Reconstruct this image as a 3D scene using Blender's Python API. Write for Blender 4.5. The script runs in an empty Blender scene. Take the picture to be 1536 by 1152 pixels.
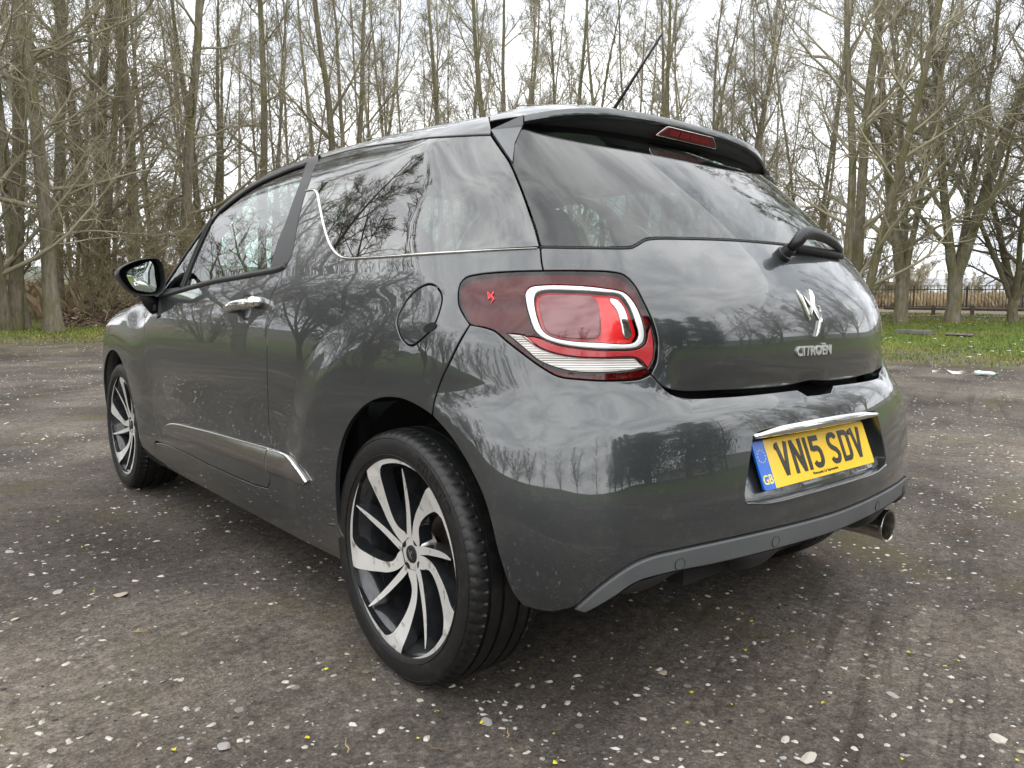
import bpy, bmesh, math, random
import numpy as np
from mathutils import Vector, Matrix, geometry

# ------------------------------------------------------------------ camera
SC = bpy.context.scene
C = SC.collection
cam_d = bpy.data.cameras.new('camera')
cam = bpy.data.objects.new('camera', cam_d)
C.objects.link(cam)
cam_d.sensor_width = 36.0
cam_d.lens = 27.11
cam_d.clip_start = 0.05
cam_d.clip_end = 4000
CAM = Vector((-1.7583, -1.5077, 0.8924))
_r = Vector((0.76390, -0.64526, 0.00968)); _u = Vector((0.05855, 0.08425, 0.99472)); _f = Vector((0.64267, 0.75930, -0.10214))
cam.matrix_world = Matrix(((_r.x, _u.x, -_f.x, CAM.x), (_r.y, _u.y, -_f.y, CAM.y), (_r.z, _u.z, -_f.z, CAM.z), (0, 0, 0, 1)))
SC.camera = cam

# ------------------------------------------------------------------ sky and sun
SUN_EL, SUN_AZ = math.radians(50), math.radians(235)      # azimuth clockwise from +Y
world = bpy.data.worlds.new('World')
SC.world = world
world.use_nodes = True
wn, wl = world.node_tree.nodes, world.node_tree.links
wn.clear()
sky = wn.new('ShaderNodeTexSky')
sky.sky_type = 'NISHITA'
sky.sun_disc = False
sky.sun_elevation = SUN_EL
sky.sun_rotation = SUN_AZ
sky.air_density, sky.dust_density, sky.ozone_density = 1.0, 1.5, 1.0
w_tc = wn.new('ShaderNodeTexCoord')
w_map = wn.new('ShaderNodeMapping'); w_map.inputs['Scale'].default_value = (1.0, 1.0, 2.2); w_map.inputs['Location'].default_value = (3.7, 1.9, .6)
w_n1 = wn.new('ShaderNodeTexNoise'); w_n1.inputs['Scale'].default_value = 2.1; w_n1.inputs['Detail'].default_value = 7; w_n1.inputs['Roughness'].default_value = .56; w_n1.inputs['Distortion'].default_value = .35
w_n2 = wn.new('ShaderNodeTexNoise'); w_n2.inputs['Scale'].default_value = 3.4; w_n2.inputs['Detail'].default_value = 6; w_n2.inputs['Roughness'].default_value = .6; w_n2.inputs['Distortion'].default_value = .5
w_cov = wn.new('ShaderNodeValToRGB')                       # cloud cover: mostly closed, a few blue gaps
w_cov.color_ramp.elements[0].position = .24; w_cov.color_ramp.elements[0].color = (0, 0, 0, 1)
w_cov.color_ramp.elements[1].position = .36; w_cov.color_ramp.elements[1].color = (1, 1, 1, 1)
w_col = wn.new('ShaderNodeValToRGB')                       # thick grey to thin bright cloud
w_col.color_ramp.elements[0].position = .36; w_col.color_ramp.elements[0].color = (5.2, 5.5, 6.0, 1)
w_col.color_ramp.elements[1].position = .60; w_col.color_ramp.elements[1].color = (11.2, 11.4, 11.7, 1)
w_mix = wn.new('ShaderNodeMixRGB')
w_bg = wn.new('ShaderNodeBackground'); w_bg.inputs['Strength'].default_value = 0.12
w_out = wn.new('ShaderNodeOutputWorld')
wl.new(w_tc.outputs['Generated'], w_map.inputs['Vector'])
wl.new(w_map.outputs['Vector'], w_n1.inputs['Vector']); wl.new(w_map.outputs['Vector'], w_n2.inputs['Vector'])
wl.new(w_n1.outputs['Fac'], w_cov.inputs['Fac']); wl.new(w_n2.outputs['Fac'], w_col.inputs['Fac'])
wl.new(w_cov.outputs['Color'], w_mix.inputs['Fac']); wl.new(sky.outputs['Color'], w_mix.inputs['Color1']); wl.new(w_col.outputs['Color'], w_mix.inputs['Color2'])
wl.new(w_mix.outputs['Color'], w_bg.inputs['Color']); wl.new(w_bg.outputs['Background'], w_out.inputs['Surface'])

sun_d = bpy.data.lights.new('sun', 'SUN')
sun_d.energy = 1.5
sun_d.angle = math.radians(170)
sun_d.color = (1.0, .965, .91)
sun = bpy.data.objects.new('sun', sun_d)
C.objects.link(sun)
_sd = Vector((math.sin(SUN_AZ) * math.cos(SUN_EL), math.cos(SUN_AZ) * math.cos(SUN_EL), math.sin(SUN_EL)))
sun.rotation_euler = _sd.to_track_quat('Z', 'Y').to_euler()
sun.location = _sd * 50

SC.view_settings.view_transform = 'Standard'
SC.view_settings.look = 'None'
SC.view_settings.exposure = 0.75
SC.view_settings.gamma = 1.0
SC.view_settings.use_curve_mapping = False
SC.render.engine = 'CYCLES'
SC.cycles.max_bounces = 12
SC.cycles.transparent_max_bounces = 24
SC.cycles.glossy_bounces = 6
SC.cycles.caustics_reflective = False
SC.cycles.caustics_refractive = False
SC.cycles.use_denoising = True

# ------------------------------------------------------------------ small helpers
def tag(o, label=None, cat=None, group=None, kind=None):
    if label: o['label'] = label
    if cat: o['category'] = cat
    if group: o['group'] = group
    if kind: o['kind'] = kind
    return o
def empty(name, loc=(0, 0, 0), rz=0.0):
    o = bpy.data.objects.new(name, None)
    o.location = loc; o.rotation_euler = (0, 0, rz); o.empty_display_size = .2
    C.objects.link(o)
    return o
def link(name, me, mats, parent=None):
    o = bpy.data.objects.new(name, me)
    C.objects.link(o)
    for m in (mats if isinstance(mats, (list, tuple)) else [mats]):
        if m is not None and m.name not in [x.name for x in me.materials if x]: me.materials.append(m)
    if parent is not None: o.parent = parent
    return o
def mesh(name, V, F, N=None, smooth=True):
    me = bpy.data.meshes.new(name)
    me.from_pydata([tuple(v) for v in V], [], [tuple(int(i) for i in f) for f in F])
    me.polygons.foreach_set('use_smooth', [bool(smooth)] * len(me.polygons))
    me.update()
    if N is not None: me.normals_split_custom_set_from_vertices([tuple(n) for n in N])
    return me

class MB:
    """collects boxes, tubes, lathes and prisms into one mesh"""
    def __init__(s): s.v = []; s.f = []; s.m = []
    def add(s, V, F, mi=0):
        b = len(s.v); s.v += [tuple(v) for v in V]
        s.f += [tuple(i + b for i in f) for f in F]; s.m += [mi] * len(F)
    def box(s, c, d, mi=0, rot=None):
        V = [Vector((x * d[0] / 2, y * d[1] / 2, z * d[2] / 2)) for x in (-1, 1) for y in (-1, 1) for z in (-1, 1)]
        if rot is not None: V = [rot @ v for v in V]
        V = [v + Vector(c) for v in V]
        s.add(V, [(0, 1, 3, 2), (4, 6, 7, 5), (0, 4, 5, 1), (2, 3, 7, 6), (0, 2, 6, 4), (1, 5, 7, 3)], mi)
    def tube(s, pts, rad, n=8, mi=0, cap=True, flat=1.0):
        P = [Vector(p) for p in pts]
        R = [rad] * len(P) if isinstance(rad, (int, float)) else rad
        V = []; F = []; ref = None
        for i, p in enumerate(P):
            t = (P[min(i + 1, len(P) - 1)] - P[max(i - 1, 0)]).normalized()
            if ref is None:
                ref = t.orthogonal().normalized()
                if flat != 1.0: ref = (Vector((0, 0, 1)) - t * t.z).normalized()
            ref = (ref - t * ref.dot(t)).normalized()
            b = t.cross(ref)
            for k in range(n):
                a = 2 * math.pi * k / n
                V.append(p + (ref * math.cos(a) * flat + b * math.sin(a)) * R[i])
        for i in range(len(P) - 1):
            for k in range(n):
                F.append((i * n + k, i * n + (k + 1) % n, (i + 1) * n + (k + 1) % n, (i + 1) * n + k))
        if cap:
            F.append(tuple(range(n - 1, -1, -1))); F.append(tuple((len(P) - 1) * n + k for k in range(n)))
        s.add(V, F, mi)
    def lathe(s, prof, n=48, mi=0, axis='x', c=(0, 0, 0), closed=False):
        V = []; F = []; m = len(prof)
        for k in range(n):
            a = 2 * math.pi * k / n
            for (h, r) in prof:
                p = (h, r * math.cos(a), r * math.sin(a)) if axis == 'x' else ((r * math.cos(a), h, r * math.sin(a)) if axis == 'y' else (r * math.cos(a), r * math.sin(a), h))
                V.append((p[0] + c[0], p[1] + c[1], p[2] + c[2]))
        for k in range(n):
            for j in range(m - 1 + (1 if closed else 0)):
                F.append((k * m + j, k * m + (j + 1) % m, ((k + 1) % n) * m + (j + 1) % m, ((k + 1) % n) * m + j))
        s.add(V, F, mi)
    def build(s, name, mats, parent=None, smooth=True, sharp=None):
        me = bpy.data.meshes.new(name)
        me.from_pydata(s.v, [], s.f)
        mats = mats if isinstance(mats, (list, tuple)) else [mats]
        for m in mats: me.materials.append(m)
        if len(mats) > 1: me.polygons.foreach_set('material_index', s.m)
        me.polygons.foreach_set('use_smooth', [bool(smooth)] * len(me.polygons))
        me.update()
        if sharp and smooth: me.set_sharp_from_angle(angle=math.radians(sharp))
        o = bpy.data.objects.new(name, me); C.objects.link(o)
        if parent is not None: o.parent = parent
        return o
def bevel_box(name, c, d, mat, parent=None, w=.01, seg=3, rot=None):
    bm = bmesh.new(); bmesh.ops.create_cube(bm, size=1)
    for v in bm.verts: v.co = Vector((v.co.x * d[0], v.co.y * d[1], v.co.z * d[2]))
    bmesh.ops.bevel(bm, geom=bm.edges[:], offset=w, segments=seg, affect='EDGES', profile=.5)
    M = Matrix.Translation(c) @ (rot.to_4x4() if rot is not None else Matrix.Identity(4))
    bm.transform(M)
    me = bpy.data.meshes.new(name); bm.to_mesh(me); bm.free()
    me.polygons.foreach_set('use_smooth', [True] * len(me.polygons))
    me.set_sharp_from_angle(angle=math.radians(50))
    return link(name, me, mat, parent)

# ------------------------------------------------------------------ materials
def mat(name, col=(.5, .5, .5), rough=.5, metal=0.0, coat=0.0, coat_rough=.03, spec=.5, bump=None, noise=None, alpha=None):
    """principled material; bump=(scale, strength, distance); noise=(scale, colour2, low, high)"""
    m = bpy.data.materials.new(name); m.use_nodes = True
    nt = m.node_tree; n = nt.nodes; l = nt.links
    b = n['Principled BSDF']
    b.inputs['Base Color'].default_value = (*col, 1); b.inputs['Roughness'].default_value = rough; b.inputs['Metallic'].default_value = metal
    b.inputs['Coat Weight'].default_value = coat; b.inputs['Coat Roughness'].default_value = coat_rough; b.inputs['Specular IOR Level'].default_value = spec
    if noise or bump:
        tc = n.new('ShaderNodeTexCoord')
    if noise:
        t = n.new('ShaderNodeTexNoise'); t.inputs['Scale'].default_value = noise[0]; t.inputs['Detail'].default_value = 6
        r = n.new('ShaderNodeValToRGB'); r.color_ramp.elements[0].position = noise[2]; r.color_ramp.elements[1].position = noise[3]
        r.color_ramp.elements[0].color = (*col, 1); r.color_ramp.elements[1].color = (*noise[1], 1)
        l.new(tc.outputs['Object'], t.inputs['Vector']); l.new(t.outputs['Fac'], r.inputs['Fac']); l.new(r.outputs['Color'], b.inputs['Base Color'])
    if bump:
        t2 = n.new('ShaderNodeTexNoise'); t2.inputs['Scale'].default_value = bump[0]; t2.inputs['Detail'].default_value = 5
        bp = n.new('ShaderNodeBump'); bp.inputs['Strength'].default_value = bump[1]; bp.inputs['Distance'].default_value = bump[2]
        l.new(tc.outputs['Object'], t2.inputs['Vector']); l.new(t2.outputs['Fac'], bp.inputs['Height']); l.new(bp.outputs['Normal'], b.inputs['Normal'])
    return m
def glass(name, tint, ior=1.5, rough=0.0, refl=1.0):
    m = bpy.data.materials.new(name); m.use_nodes = True
    n = m.node_tree.nodes; l = m.node_tree.links; n.clear()
    tr = n.new('ShaderNodeBsdfTransparent'); tr.inputs['Color'].default_value = (*tint, 1)
    gl = n.new('ShaderNodeBsdfGlossy'); gl.inputs['Roughness'].default_value = rough; gl.inputs['Color'].default_value = (refl, refl, refl, 1)
    fr = n.new('ShaderNodeFresnel'); fr.inputs['IOR'].default_value = ior
    ge = n.new('ShaderNodeNewGeometry'); mr = n.new('ShaderNodeMapRange')      # thin sheet: same reflection from both sides
    mr.inputs['To Min'].default_value = ior; mr.inputs['To Max'].default_value = 1.0 / ior
    l.new(ge.outputs['Backfacing'], mr.inputs['Value']); l.new(mr.outputs['Result'], fr.inputs['IOR'])
    mx = n.new('ShaderNodeMixShader'); o = n.new('ShaderNodeOutputMaterial')
    l.new(fr.outputs[0], mx.inputs[0]); l.new(tr.outputs[0], mx.inputs[1]); l.new(gl.outputs[0], mx.inputs[2]); l.new(mx.outputs[0], o.inputs['Surface'])
    return m
# ------------------------------------------------------------------ the car body as one smooth surface (metres, rear axle at y = 0, x to the right, z up)
# ---------- smooth 1-D tables (monotone-ish cubic hermite) ----------
def tab(xs,ys):
    xs=np.array(xs,float); ys=np.array(ys,float)
    h=np.diff(xs); d=np.diff(ys)/h
    m=np.zeros_like(ys)
    m[1:-1]=(d[:-1]*h[1:]+d[1:]*h[:-1])/(h[:-1]+h[1:])
    m[0]=d[0]; m[-1]=d[-1]
    def f(t):
        t=np.asarray(t,float); tc=np.clip(t,xs[0],xs[-1])
        i=np.clip(np.searchsorted(xs,tc)-1,0,len(xs)-2)
        s=(tc-xs[i])/h[i]
        a=ys[i]*(1+2*s)*(1-s)**2+ys[i+1]*s*s*(3-2*s)+h[i]*(m[i]*s*(1-s)**2-m[i+1]*s*s*(1-s))
        return a+np.where(t<xs[0],m[0]*(t-xs[0]),0)+np.where(t>xs[-1],m[-1]*(t-xs[-1]),0)
    span=xs[-1]-xs[0]; x0=xs[0]-.5*span-1; n=12000; dx=(2*span+2)/n       # dense lookup
    T=f(x0+dx*np.arange(n+1))
    def g(t):
        q=(np.asarray(t,float)-x0)*(1/dx); i=np.minimum(np.maximum(q,0),n-1).astype(np.int32)
        a=T[i]; return a+(T[i+1]-a)*(q-i)
    return g
def sst(a,b,t):
    s=np.minimum(np.maximum((t-a)*(1/(b-a)),0),1); return s*s*(3-2*s)
S=tab([.15,.22,.28,.36,.50,.64,.76,.86,.93,.99,1.05,1.20,1.32,1.42,1.5],
      [.775,.815,.832,.842,.850,.853,.850,.842,.828,.806,.783,.722,.668,.62,.58])
def W(y,z):
    w=S(z)
    up=sst(.80,1.25,z)
    q=np.clip(.75-y,0,None)
    w=w-(.045+.015*up)*q*q
    qf=np.clip(y-1.9,0,None)
    w=w-.03*qf*qf-.05*np.clip(y-2.5,0,None)**2
    # the bumper corner leans out towards its foot
    w=w+.020*sst(-.74,-.38,-z)*(1-sst(-.46,-.12,y))
    # rear haunch
    rr=np.sqrt((y+.02)**2+(z-.31)**2)
    w=w+.012*(1-sst(.50,.62,rr))*sst(.2,.3,z)
    rf=np.sqrt((y-2.464)**2+(z-.31)**2)
    w=w+.010*(1-sst(.40,.68,rf))*sst(.2,.3,z)
    # door scallop: waist slightly drawn in low on the door
    w=w-.012*sst(.35,.7,y)*(1-sst(1.7,2.05,y))*np.exp(-((z-.52)/.12)**2)
    return w
yr0=tab([.15,.24,.30,.36,.40,.45,.50,.55,.60,.635,.655,.685,.700,.7095,.712,.722,.76,.80,.84,.93,1.0,1.054,1.14,1.21,1.30,1.35,1.45],
        [-.50,-.580,-.614,-.626,-.629,-.627,-.6225,-.616,-.6075,-.6005,-.595,-.5785,-.5685,-.5535,-.5518,-.5530,-.5565,-.5575,-.5555,-.527,-.482,-.438,-.357,-.283,-.180,-.118,.03])
_k=tab([.3,.66,.74,.85,.96,1.05,1.15,1.4],[.20,.20,.15,.16,.21,.22,.19,.18])
_q=tab([.3,.66,.74,.85,.96,1.05,1.15,1.4],[.12,.12,.31,.30,.26,.30,.45,.50])
yr1=tab([.15,.24,.30,.36,.40,.45,.50,.55,.60,.635,.66,.69,.72,.76,.80,.84,.93,1.0,1.054,1.14,1.21,1.30,1.35,1.45],
        [-.50,-.580,-.614,-.626,-.629,-.627,-.6225,-.616,-.6075,-.6000,-.592,-.580,-.570,-.5630,-.5590,-.5555,-.527,-.482,-.438,-.357,-.283,-.180,-.118,.03])
def Yr(a,z):
    t=sst(.43,.53,a)               # the step under the tailgate stops at its corner
    return yr0(z)*(1-t)+yr1(z)*t+_k(z)*a*a+_q(z)*a**4
h0=tab([-.6,-.2,.2,.6,1.0,1.3,1.5,1.8,2.1,2.25,2.6,3.0,3.2],
       [1.30,1.395,1.435,1.452,1.455,1.440,1.40,1.21,1.01,.965,.91,.80,.70])
def Ht(a,y):
    c=.16-.05*sst(1.9,2.3,y)
    return h0(y)-c*a*a-.25*a**4*(1-sst(1.9,2.3,y))
yf0=tab([.1,.25,.45,.6,.75,.9],[3.15,3.24,3.27,3.25,3.2,3.1])
def Yf(a,z): return yf0(z)-.25*a*a-.35*a**4
_zc=tab([-.70,-.52,-.48,-.44,-.41,-.37,-.33,-.27,-.23,-.15],[.647,.648,.650,.658,.674,.715,.756,.807,.847,.90])
def smax(a,b,r):
    u=np.maximum(r+a,0); v=np.maximum(r+b,0)
    return np.minimum(np.maximum(a,b),-r)+np.sqrt(u*u+v*v)
def body_F(P):
    x,y,z=P[...,0],P[...,1],P[...,2]
    a=np.sqrt(x*x+1e-6)
    e=1e-3
    w=W(y,z); gz=(W(y,z+e)-w)/e; gy=(W(y+e,z)-w)/e
    gs=(a-w)/np.sqrt(1+gz*gz+gy*gy)
    q=Yr(a,z); qz=(Yr(a,z+e)-q)/e
    gr=(q-y)/np.sqrt(1+qz*qz)
    t=Ht(a,y); ty=(Ht(a,y+e)-t)/e
    gt=(z-t)/np.sqrt(1+ty*ty)
    gf=(y-Yf(a,z))
    rc=.17+.03*sst(.7,.95,z)-.09*sst(1.0,1.2,z)
    g=smax(gs,gr,rc)
    # shelf above the bumper crease, running out towards the wheel
    g=g+.014*sst(-.01,.11,z-_zc(y))*(1-sst(.78,1.0,z))*(1-sst(-.42,-.16,y))*sst(.30,.62,a)
    g=smax(g,gf,.18)
    g=smax(g,gt,.025+.045*sst(.0,.40,y))
    return g
def body_grad(P,e=5e-4):
    g=np.stack([body_F(P+np.eye(3)[i]*e)-body_F(P-np.eye(3)[i]*e) for i in range(3)],-1)
    return g/np.linalg.norm(g,axis=-1,keepdims=True)
# outlines of the panels on the body surface: (girth from the rear centre, height) in metres
LINES = {
    'crease': [(0.8529, 0.8463), (0.8183, 0.8063), (0.7716, 0.7542), (0.7350, 0.7122), (0.6944, 0.6723), (0.6609, 0.6574), (0.6192, 0.6490), (0.5669, 0.6455), (0.4889, 0.6463), (0.4296, 0.6475), (0.2966, 0.6513), (0.0965, 0.6565), (-0.2371, 0.6480), (-0.4832, 0.6490)],
    'doorglass': [(2.6073, 0.9456), (2.5962, 1.0685), (2.5253, 1.2269), (2.4082, 1.2730), (2.2836, 1.3074), (2.1520, 1.3248), (2.0175, 1.3355), (1.9455, 1.3346), (1.8682, 1.2679), (1.8586, 1.2011), (1.8535, 1.1323), (1.8597, 1.0722), (1.8448, 1.0001), (2.0070, 0.9866), (2.2431, 0.9688), (2.6073, 0.9456)],
    'frontqtr': [(2.7880, 0.9324), (2.6421, 0.9435), (2.8304, 0.9773), (2.7880, 0.9324)],
    'frametop': [(2.5344, 1.2798), (2.3649, 1.3334), (2.1716, 1.3675), (1.9743, 1.3488)],
    'doorrear': [(1.9686, 1.3751), (1.8611, 1.3326), (1.7912, 1.2546), (1.7794, 1.1934), (1.7603, 1.1293), (1.7364, 1.0731), (1.7225, 1.0228), (1.7381, 0.9930), (1.7531, 0.9440), (1.7695, 0.9139), (1.7732, 0.8957), (1.7713, 0.8536), (1.7690, 0.7890), (1.7703, 0.7128), (1.7736, 0.6555), (1.7837, 0.5955), (1.7963, 0.5246), (1.7879, 0.4901), (1.7754, 0.4690), (1.7936, 0.4016), (1.7958, 0.3562), (1.8211, 0.3306)],
    'doorbot': [(1.8211, 0.3306), (1.9097, 0.3229), (2.2872, 0.3166), (2.6166, 0.3197), (2.9034, 0.3132)],
    'doorfront': [(2.9034, 0.3132), (2.9486, 0.4150), (2.9849, 0.5369), (3.0156, 0.6601), (3.0352, 0.7847), (3.1816, 0.8690)],
    'belt': [(2.8012, 0.9171), (2.3078, 0.9608), (1.9779, 0.9785), (1.7487, 0.9951), (1.7319, 1.0022)],
    'chrome': [(1.7873, 1.2260), (1.7271, 1.2215), (1.7003, 1.2095), (1.6487, 1.1653), (1.5843, 1.1086), (1.5185, 1.0571), (1.4732, 1.0307), (1.4269, 1.0129), (1.3777, 1.0058), (1.3095, 1.0043), (1.1523, 1.0040), (0.9300, 1.0058), (0.7122, 1.0088)],
    'qtop': [(1.8608, 1.3438), (1.6028, 1.3387), (1.3015, 1.3115), (1.0907, 1.2984), (0.8937, 1.2946)],
    'tggap': [(0.8927, 1.2931), (0.8400, 1.2539), (0.7983, 1.2165), (0.7680, 1.1714), (0.7463, 1.1301), (0.7282, 1.0874), (0.7153, 1.0525), (0.7054, 1.0143), (0.7041, 0.9848), (0.6992, 0.9649)],
    'glassbot': [(0.7060, 1.0139), (0.6044, 1.0133), (0.4993, 1.0167), (0.4827, 1.0233), (0.4562, 1.0348), (0.4330, 1.0389), (0.3297, 1.0438), (0.1704, 1.0488), (-0.0544, 1.0547)],
    'lamp': [(0.8512, 0.8511), (0.8729, 0.8758), (0.8840, 0.8920), (0.8903, 0.9185), (0.8889, 0.9385), (0.8773, 0.9500), (0.8490, 0.9563), (0.7715, 0.9622), (0.7010, 0.9640), (0.6253, 0.9644), (0.5628, 0.9625), (0.5378, 0.9567), (0.5219, 0.9390), (0.5066, 0.8989), (0.4925, 0.8546), (0.4864, 0.8165), (0.4890, 0.7775), (0.5012, 0.7539), (0.5213, 0.7450), (0.5791, 0.7421), (0.6365, 0.7452), (0.6755, 0.7507), (0.7065, 0.7686), (0.7435, 0.7963), (0.7741, 0.8202), (0.7966, 0.8386), (0.8198, 0.8460), (0.8512, 0.8511)],
    'ringo': [(0.7375, 0.9065), (0.7377, 0.9188), (0.7287, 0.9299), (0.7056, 0.9341), (0.6446, 0.9345), (0.5851, 0.9291), (0.5457, 0.9207), (0.5304, 0.9046), (0.5170, 0.8702), (0.5123, 0.8357), (0.5162, 0.8181), (0.5288, 0.8086), (0.5779, 0.8056), (0.6357, 0.8088), (0.6775, 0.8162), (0.7033, 0.8264), (0.7178, 0.8401), (0.7298, 0.8715), (0.7375, 0.9065)],
    'ringi': [(0.7209, 0.9067), (0.7177, 0.9176), (0.7058, 0.9238), (0.6455, 0.9249), (0.5888, 0.9215), (0.5637, 0.9150), (0.5516, 0.8962), (0.5452, 0.8546), (0.5446, 0.8263), (0.5538, 0.8183), (0.6080, 0.8184), (0.6500, 0.8206), (0.6860, 0.8281), (0.7033, 0.8403), (0.7153, 0.8683), (0.7209, 0.9067)],
    'white': [(0.7711, 0.8345), (0.7382, 0.8303), (0.7090, 0.8058), (0.6636, 0.7911), (0.6079, 0.7868), (0.5320, 0.7857), (0.5135, 0.7684), (0.5483, 0.7616), (0.6360, 0.7602), (0.6693, 0.7658), (0.7089, 0.7811), (0.7379, 0.8058), (0.7711, 0.8345)],
    'bseam': [(0.8511, 0.8504), (0.8728, 0.8114), (0.8932, 0.7709), (0.9136, 0.7337), (0.9238, 0.7123), (0.9346, 0.6778), (0.9387, 0.6537)],
    'arch': [(1.3281, 0.2857), (1.3603, 0.3146), (1.3614, 0.3771), (1.3539, 0.4472), (1.3362, 0.5074), (1.3065, 0.5615), (1.2692, 0.6042), (1.2116, 0.6445), (1.1555, 0.6672), (1.0972, 0.6777), (1.0384, 0.6786), (0.9750, 0.6663), (0.9375, 0.6531), (0.8946, 0.6237), (0.8595, 0.5896), (0.8337, 0.5547), (0.8144, 0.5223), (0.8020, 0.4925), (0.7920, 0.4571), (0.7785, 0.3954), (0.7543, 0.3160), (0.7353, 0.2859)],
    'fuel': [(0.9766, 0.9363), (1.0114, 0.9292), (1.0454, 0.9092), (1.0673, 0.8828), (1.0779, 0.8562), (1.0655, 0.8334), (1.0419, 0.8104), (1.0128, 0.7998), (0.9725, 0.8189), (0.9439, 0.8455), (0.9326, 0.8784), (0.9326, 0.9070), (0.9488, 0.9258), (0.9766, 0.9363)],
    'haunch': [(1.4270, 0.6781), (1.3889, 0.7273), (1.3411, 0.7699), (1.2605, 0.8119), (1.1612, 0.8441), (1.0812, 0.8645), (1.0072, 0.8701), (0.9285, 0.8770)],
    'mould': [(2.8592, 0.3569), (2.8419, 0.3784), (2.7428, 0.4152), (2.4232, 0.4378), (1.7946, 0.4601), (1.6925, 0.4617), (1.6155, 0.4553), (1.5446, 0.4350), (1.5029, 0.4135), (1.5168, 0.3998), (1.7976, 0.3846), (2.2751, 0.3771), (2.8592, 0.3569)],
    'recess': [(0.2890, 0.6045), (0.3254, 0.4839), (0.3192, 0.4732), (0.2640, 0.4721), (0.0554, 0.4785), (-0.2994, 0.4818), (-0.3233, 0.4897), (-0.3334, 0.5517), (-0.3129, 0.5980), (-0.3058, 0.6209), (-0.2800, 0.6252), (0.0605, 0.6268), (0.2744, 0.6190), (0.2890, 0.6045)],
    'tgbot': [(0.5015, 0.7499), (0.4790, 0.7288), (0.4419, 0.7154), (0.3291, 0.7111), (0.1095, 0.7096), (-0.1072, 0.7121), (-0.4032, 0.7179), (-0.4652, 0.7375)],
    'bumptop': [(0.5015, 0.7499), (0.4669, 0.7186), (0.4357, 0.7056), (0.3415, 0.7015), (0.1328, 0.6999), (0.0567, 0.6999), (0.0334, 0.6835), (-0.0648, 0.6838), (-0.0962, 0.6986), (-0.4353, 0.7082)],
    'insup': [(0.6519, 0.2947), (0.6126, 0.3462), (0.5699, 0.3822), (0.5319, 0.3971), (0.4699, 0.4033), (0.3201, 0.4080), (0.0827, 0.4088), (-0.2015, 0.4114), (-0.4923, 0.4077)],
    'inslo': [(0.6364, 0.2917), (0.5939, 0.3243), (0.5584, 0.3517), (0.4882, 0.3601), (0.4555, 0.3571), (0.2434, 0.3735), (0.0125, 0.3604), (-0.1796, 0.3617)],
}
# ------------------------------------------------------------------ panels laid on the body surface
XC, YC, R0, YF = .30, .15, .60, 2.95
UC = XC + R0 * math.pi / 2
UF = UC + (YF - YC)
def chart_ray(u):
    a = np.abs(u); s = np.where(u >= 0, -1.0, 1.0)
    th = np.clip((a - XC) / R0, 0, math.pi / 2)
    tf = np.clip((a - UF) / R0, 0, math.pi / 2)
    ox = np.where(a < XC, a, XC)
    oy = np.where(a < UC, YC, np.clip(YC + a - UC, YC, YF))
    dx = np.where(a < UC, np.sin(th), np.cos(tf)); dy = np.where(a < UC, -np.cos(th), np.sin(tf))
    return ox * s, oy, dx * s, dy
def bisect(O, D, hi):
    lo = np.zeros(len(O)); hi = np.full(len(O), hi)
    fl = body_F(O); fh = body_F(O + D * hi[:, None]); side = np.zeros(len(O), int)
    for k in range(19):
        m = .5 * (lo + hi) if k < 8 else (fh * lo - fl * hi) / (fh - fl + 1e-15)
        f = body_F(O + D * m[:, None]); inside = f < 0
        fh = np.where(inside & (side == 1), fh * .5, fh); fl = np.where(~inside & (side == -1), fl * .5, fl)
        lo = np.where(inside, m, lo); fl = np.where(inside, f, fl)
        hi = np.where(inside, hi, m); fh = np.where(inside, fh, f)
        side = np.where(inside, 1, -1)
    bad = hi - lo > 1e-5
    if bad.any():
        for k in range(12):
            m2 = .5 * (lo[bad] + hi[bad]); i2 = body_F(O[bad] + D[bad] * m2[:, None]) < 0; l2 = np.where(i2, m2, lo[bad]); h2 = np.where(i2, hi[bad], m2); lo[bad] = l2; hi[bad] = h2
        m = np.where(bad, .5 * (lo + hi), m)
    return O + D * m[:, None]
def on_side(uv):
    uv = np.asarray(uv, float); ox, oy, dx, dy = chart_ray(uv[:, 0])
    O = np.stack([ox, oy, uv[:, 1]], -1); D = np.stack([dx, dy, 0 * dx], -1)
    return bisect(O, D, 1.3)
def on_top(xy):
    xy = np.asarray(xy, float); O = np.stack([xy[:, 0], xy[:, 1], np.full(len(xy), .45)], -1)
    return bisect(O, np.broadcast_to(np.array([0., 0., 1.]), O.shape), 1.3)
def to_uv(P):
    x, y, z = P; a = abs(x); s = 1 if x <= 0 else -1
    if y >= YC: u = UC + (y - YC)
    elif a <= XC: u = a
    else: u = XC + R0 * math.atan2(a - XC, YC - y)
    return (s * u, z)
def yz(y, z): return (UC + y - YC, z)
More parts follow.
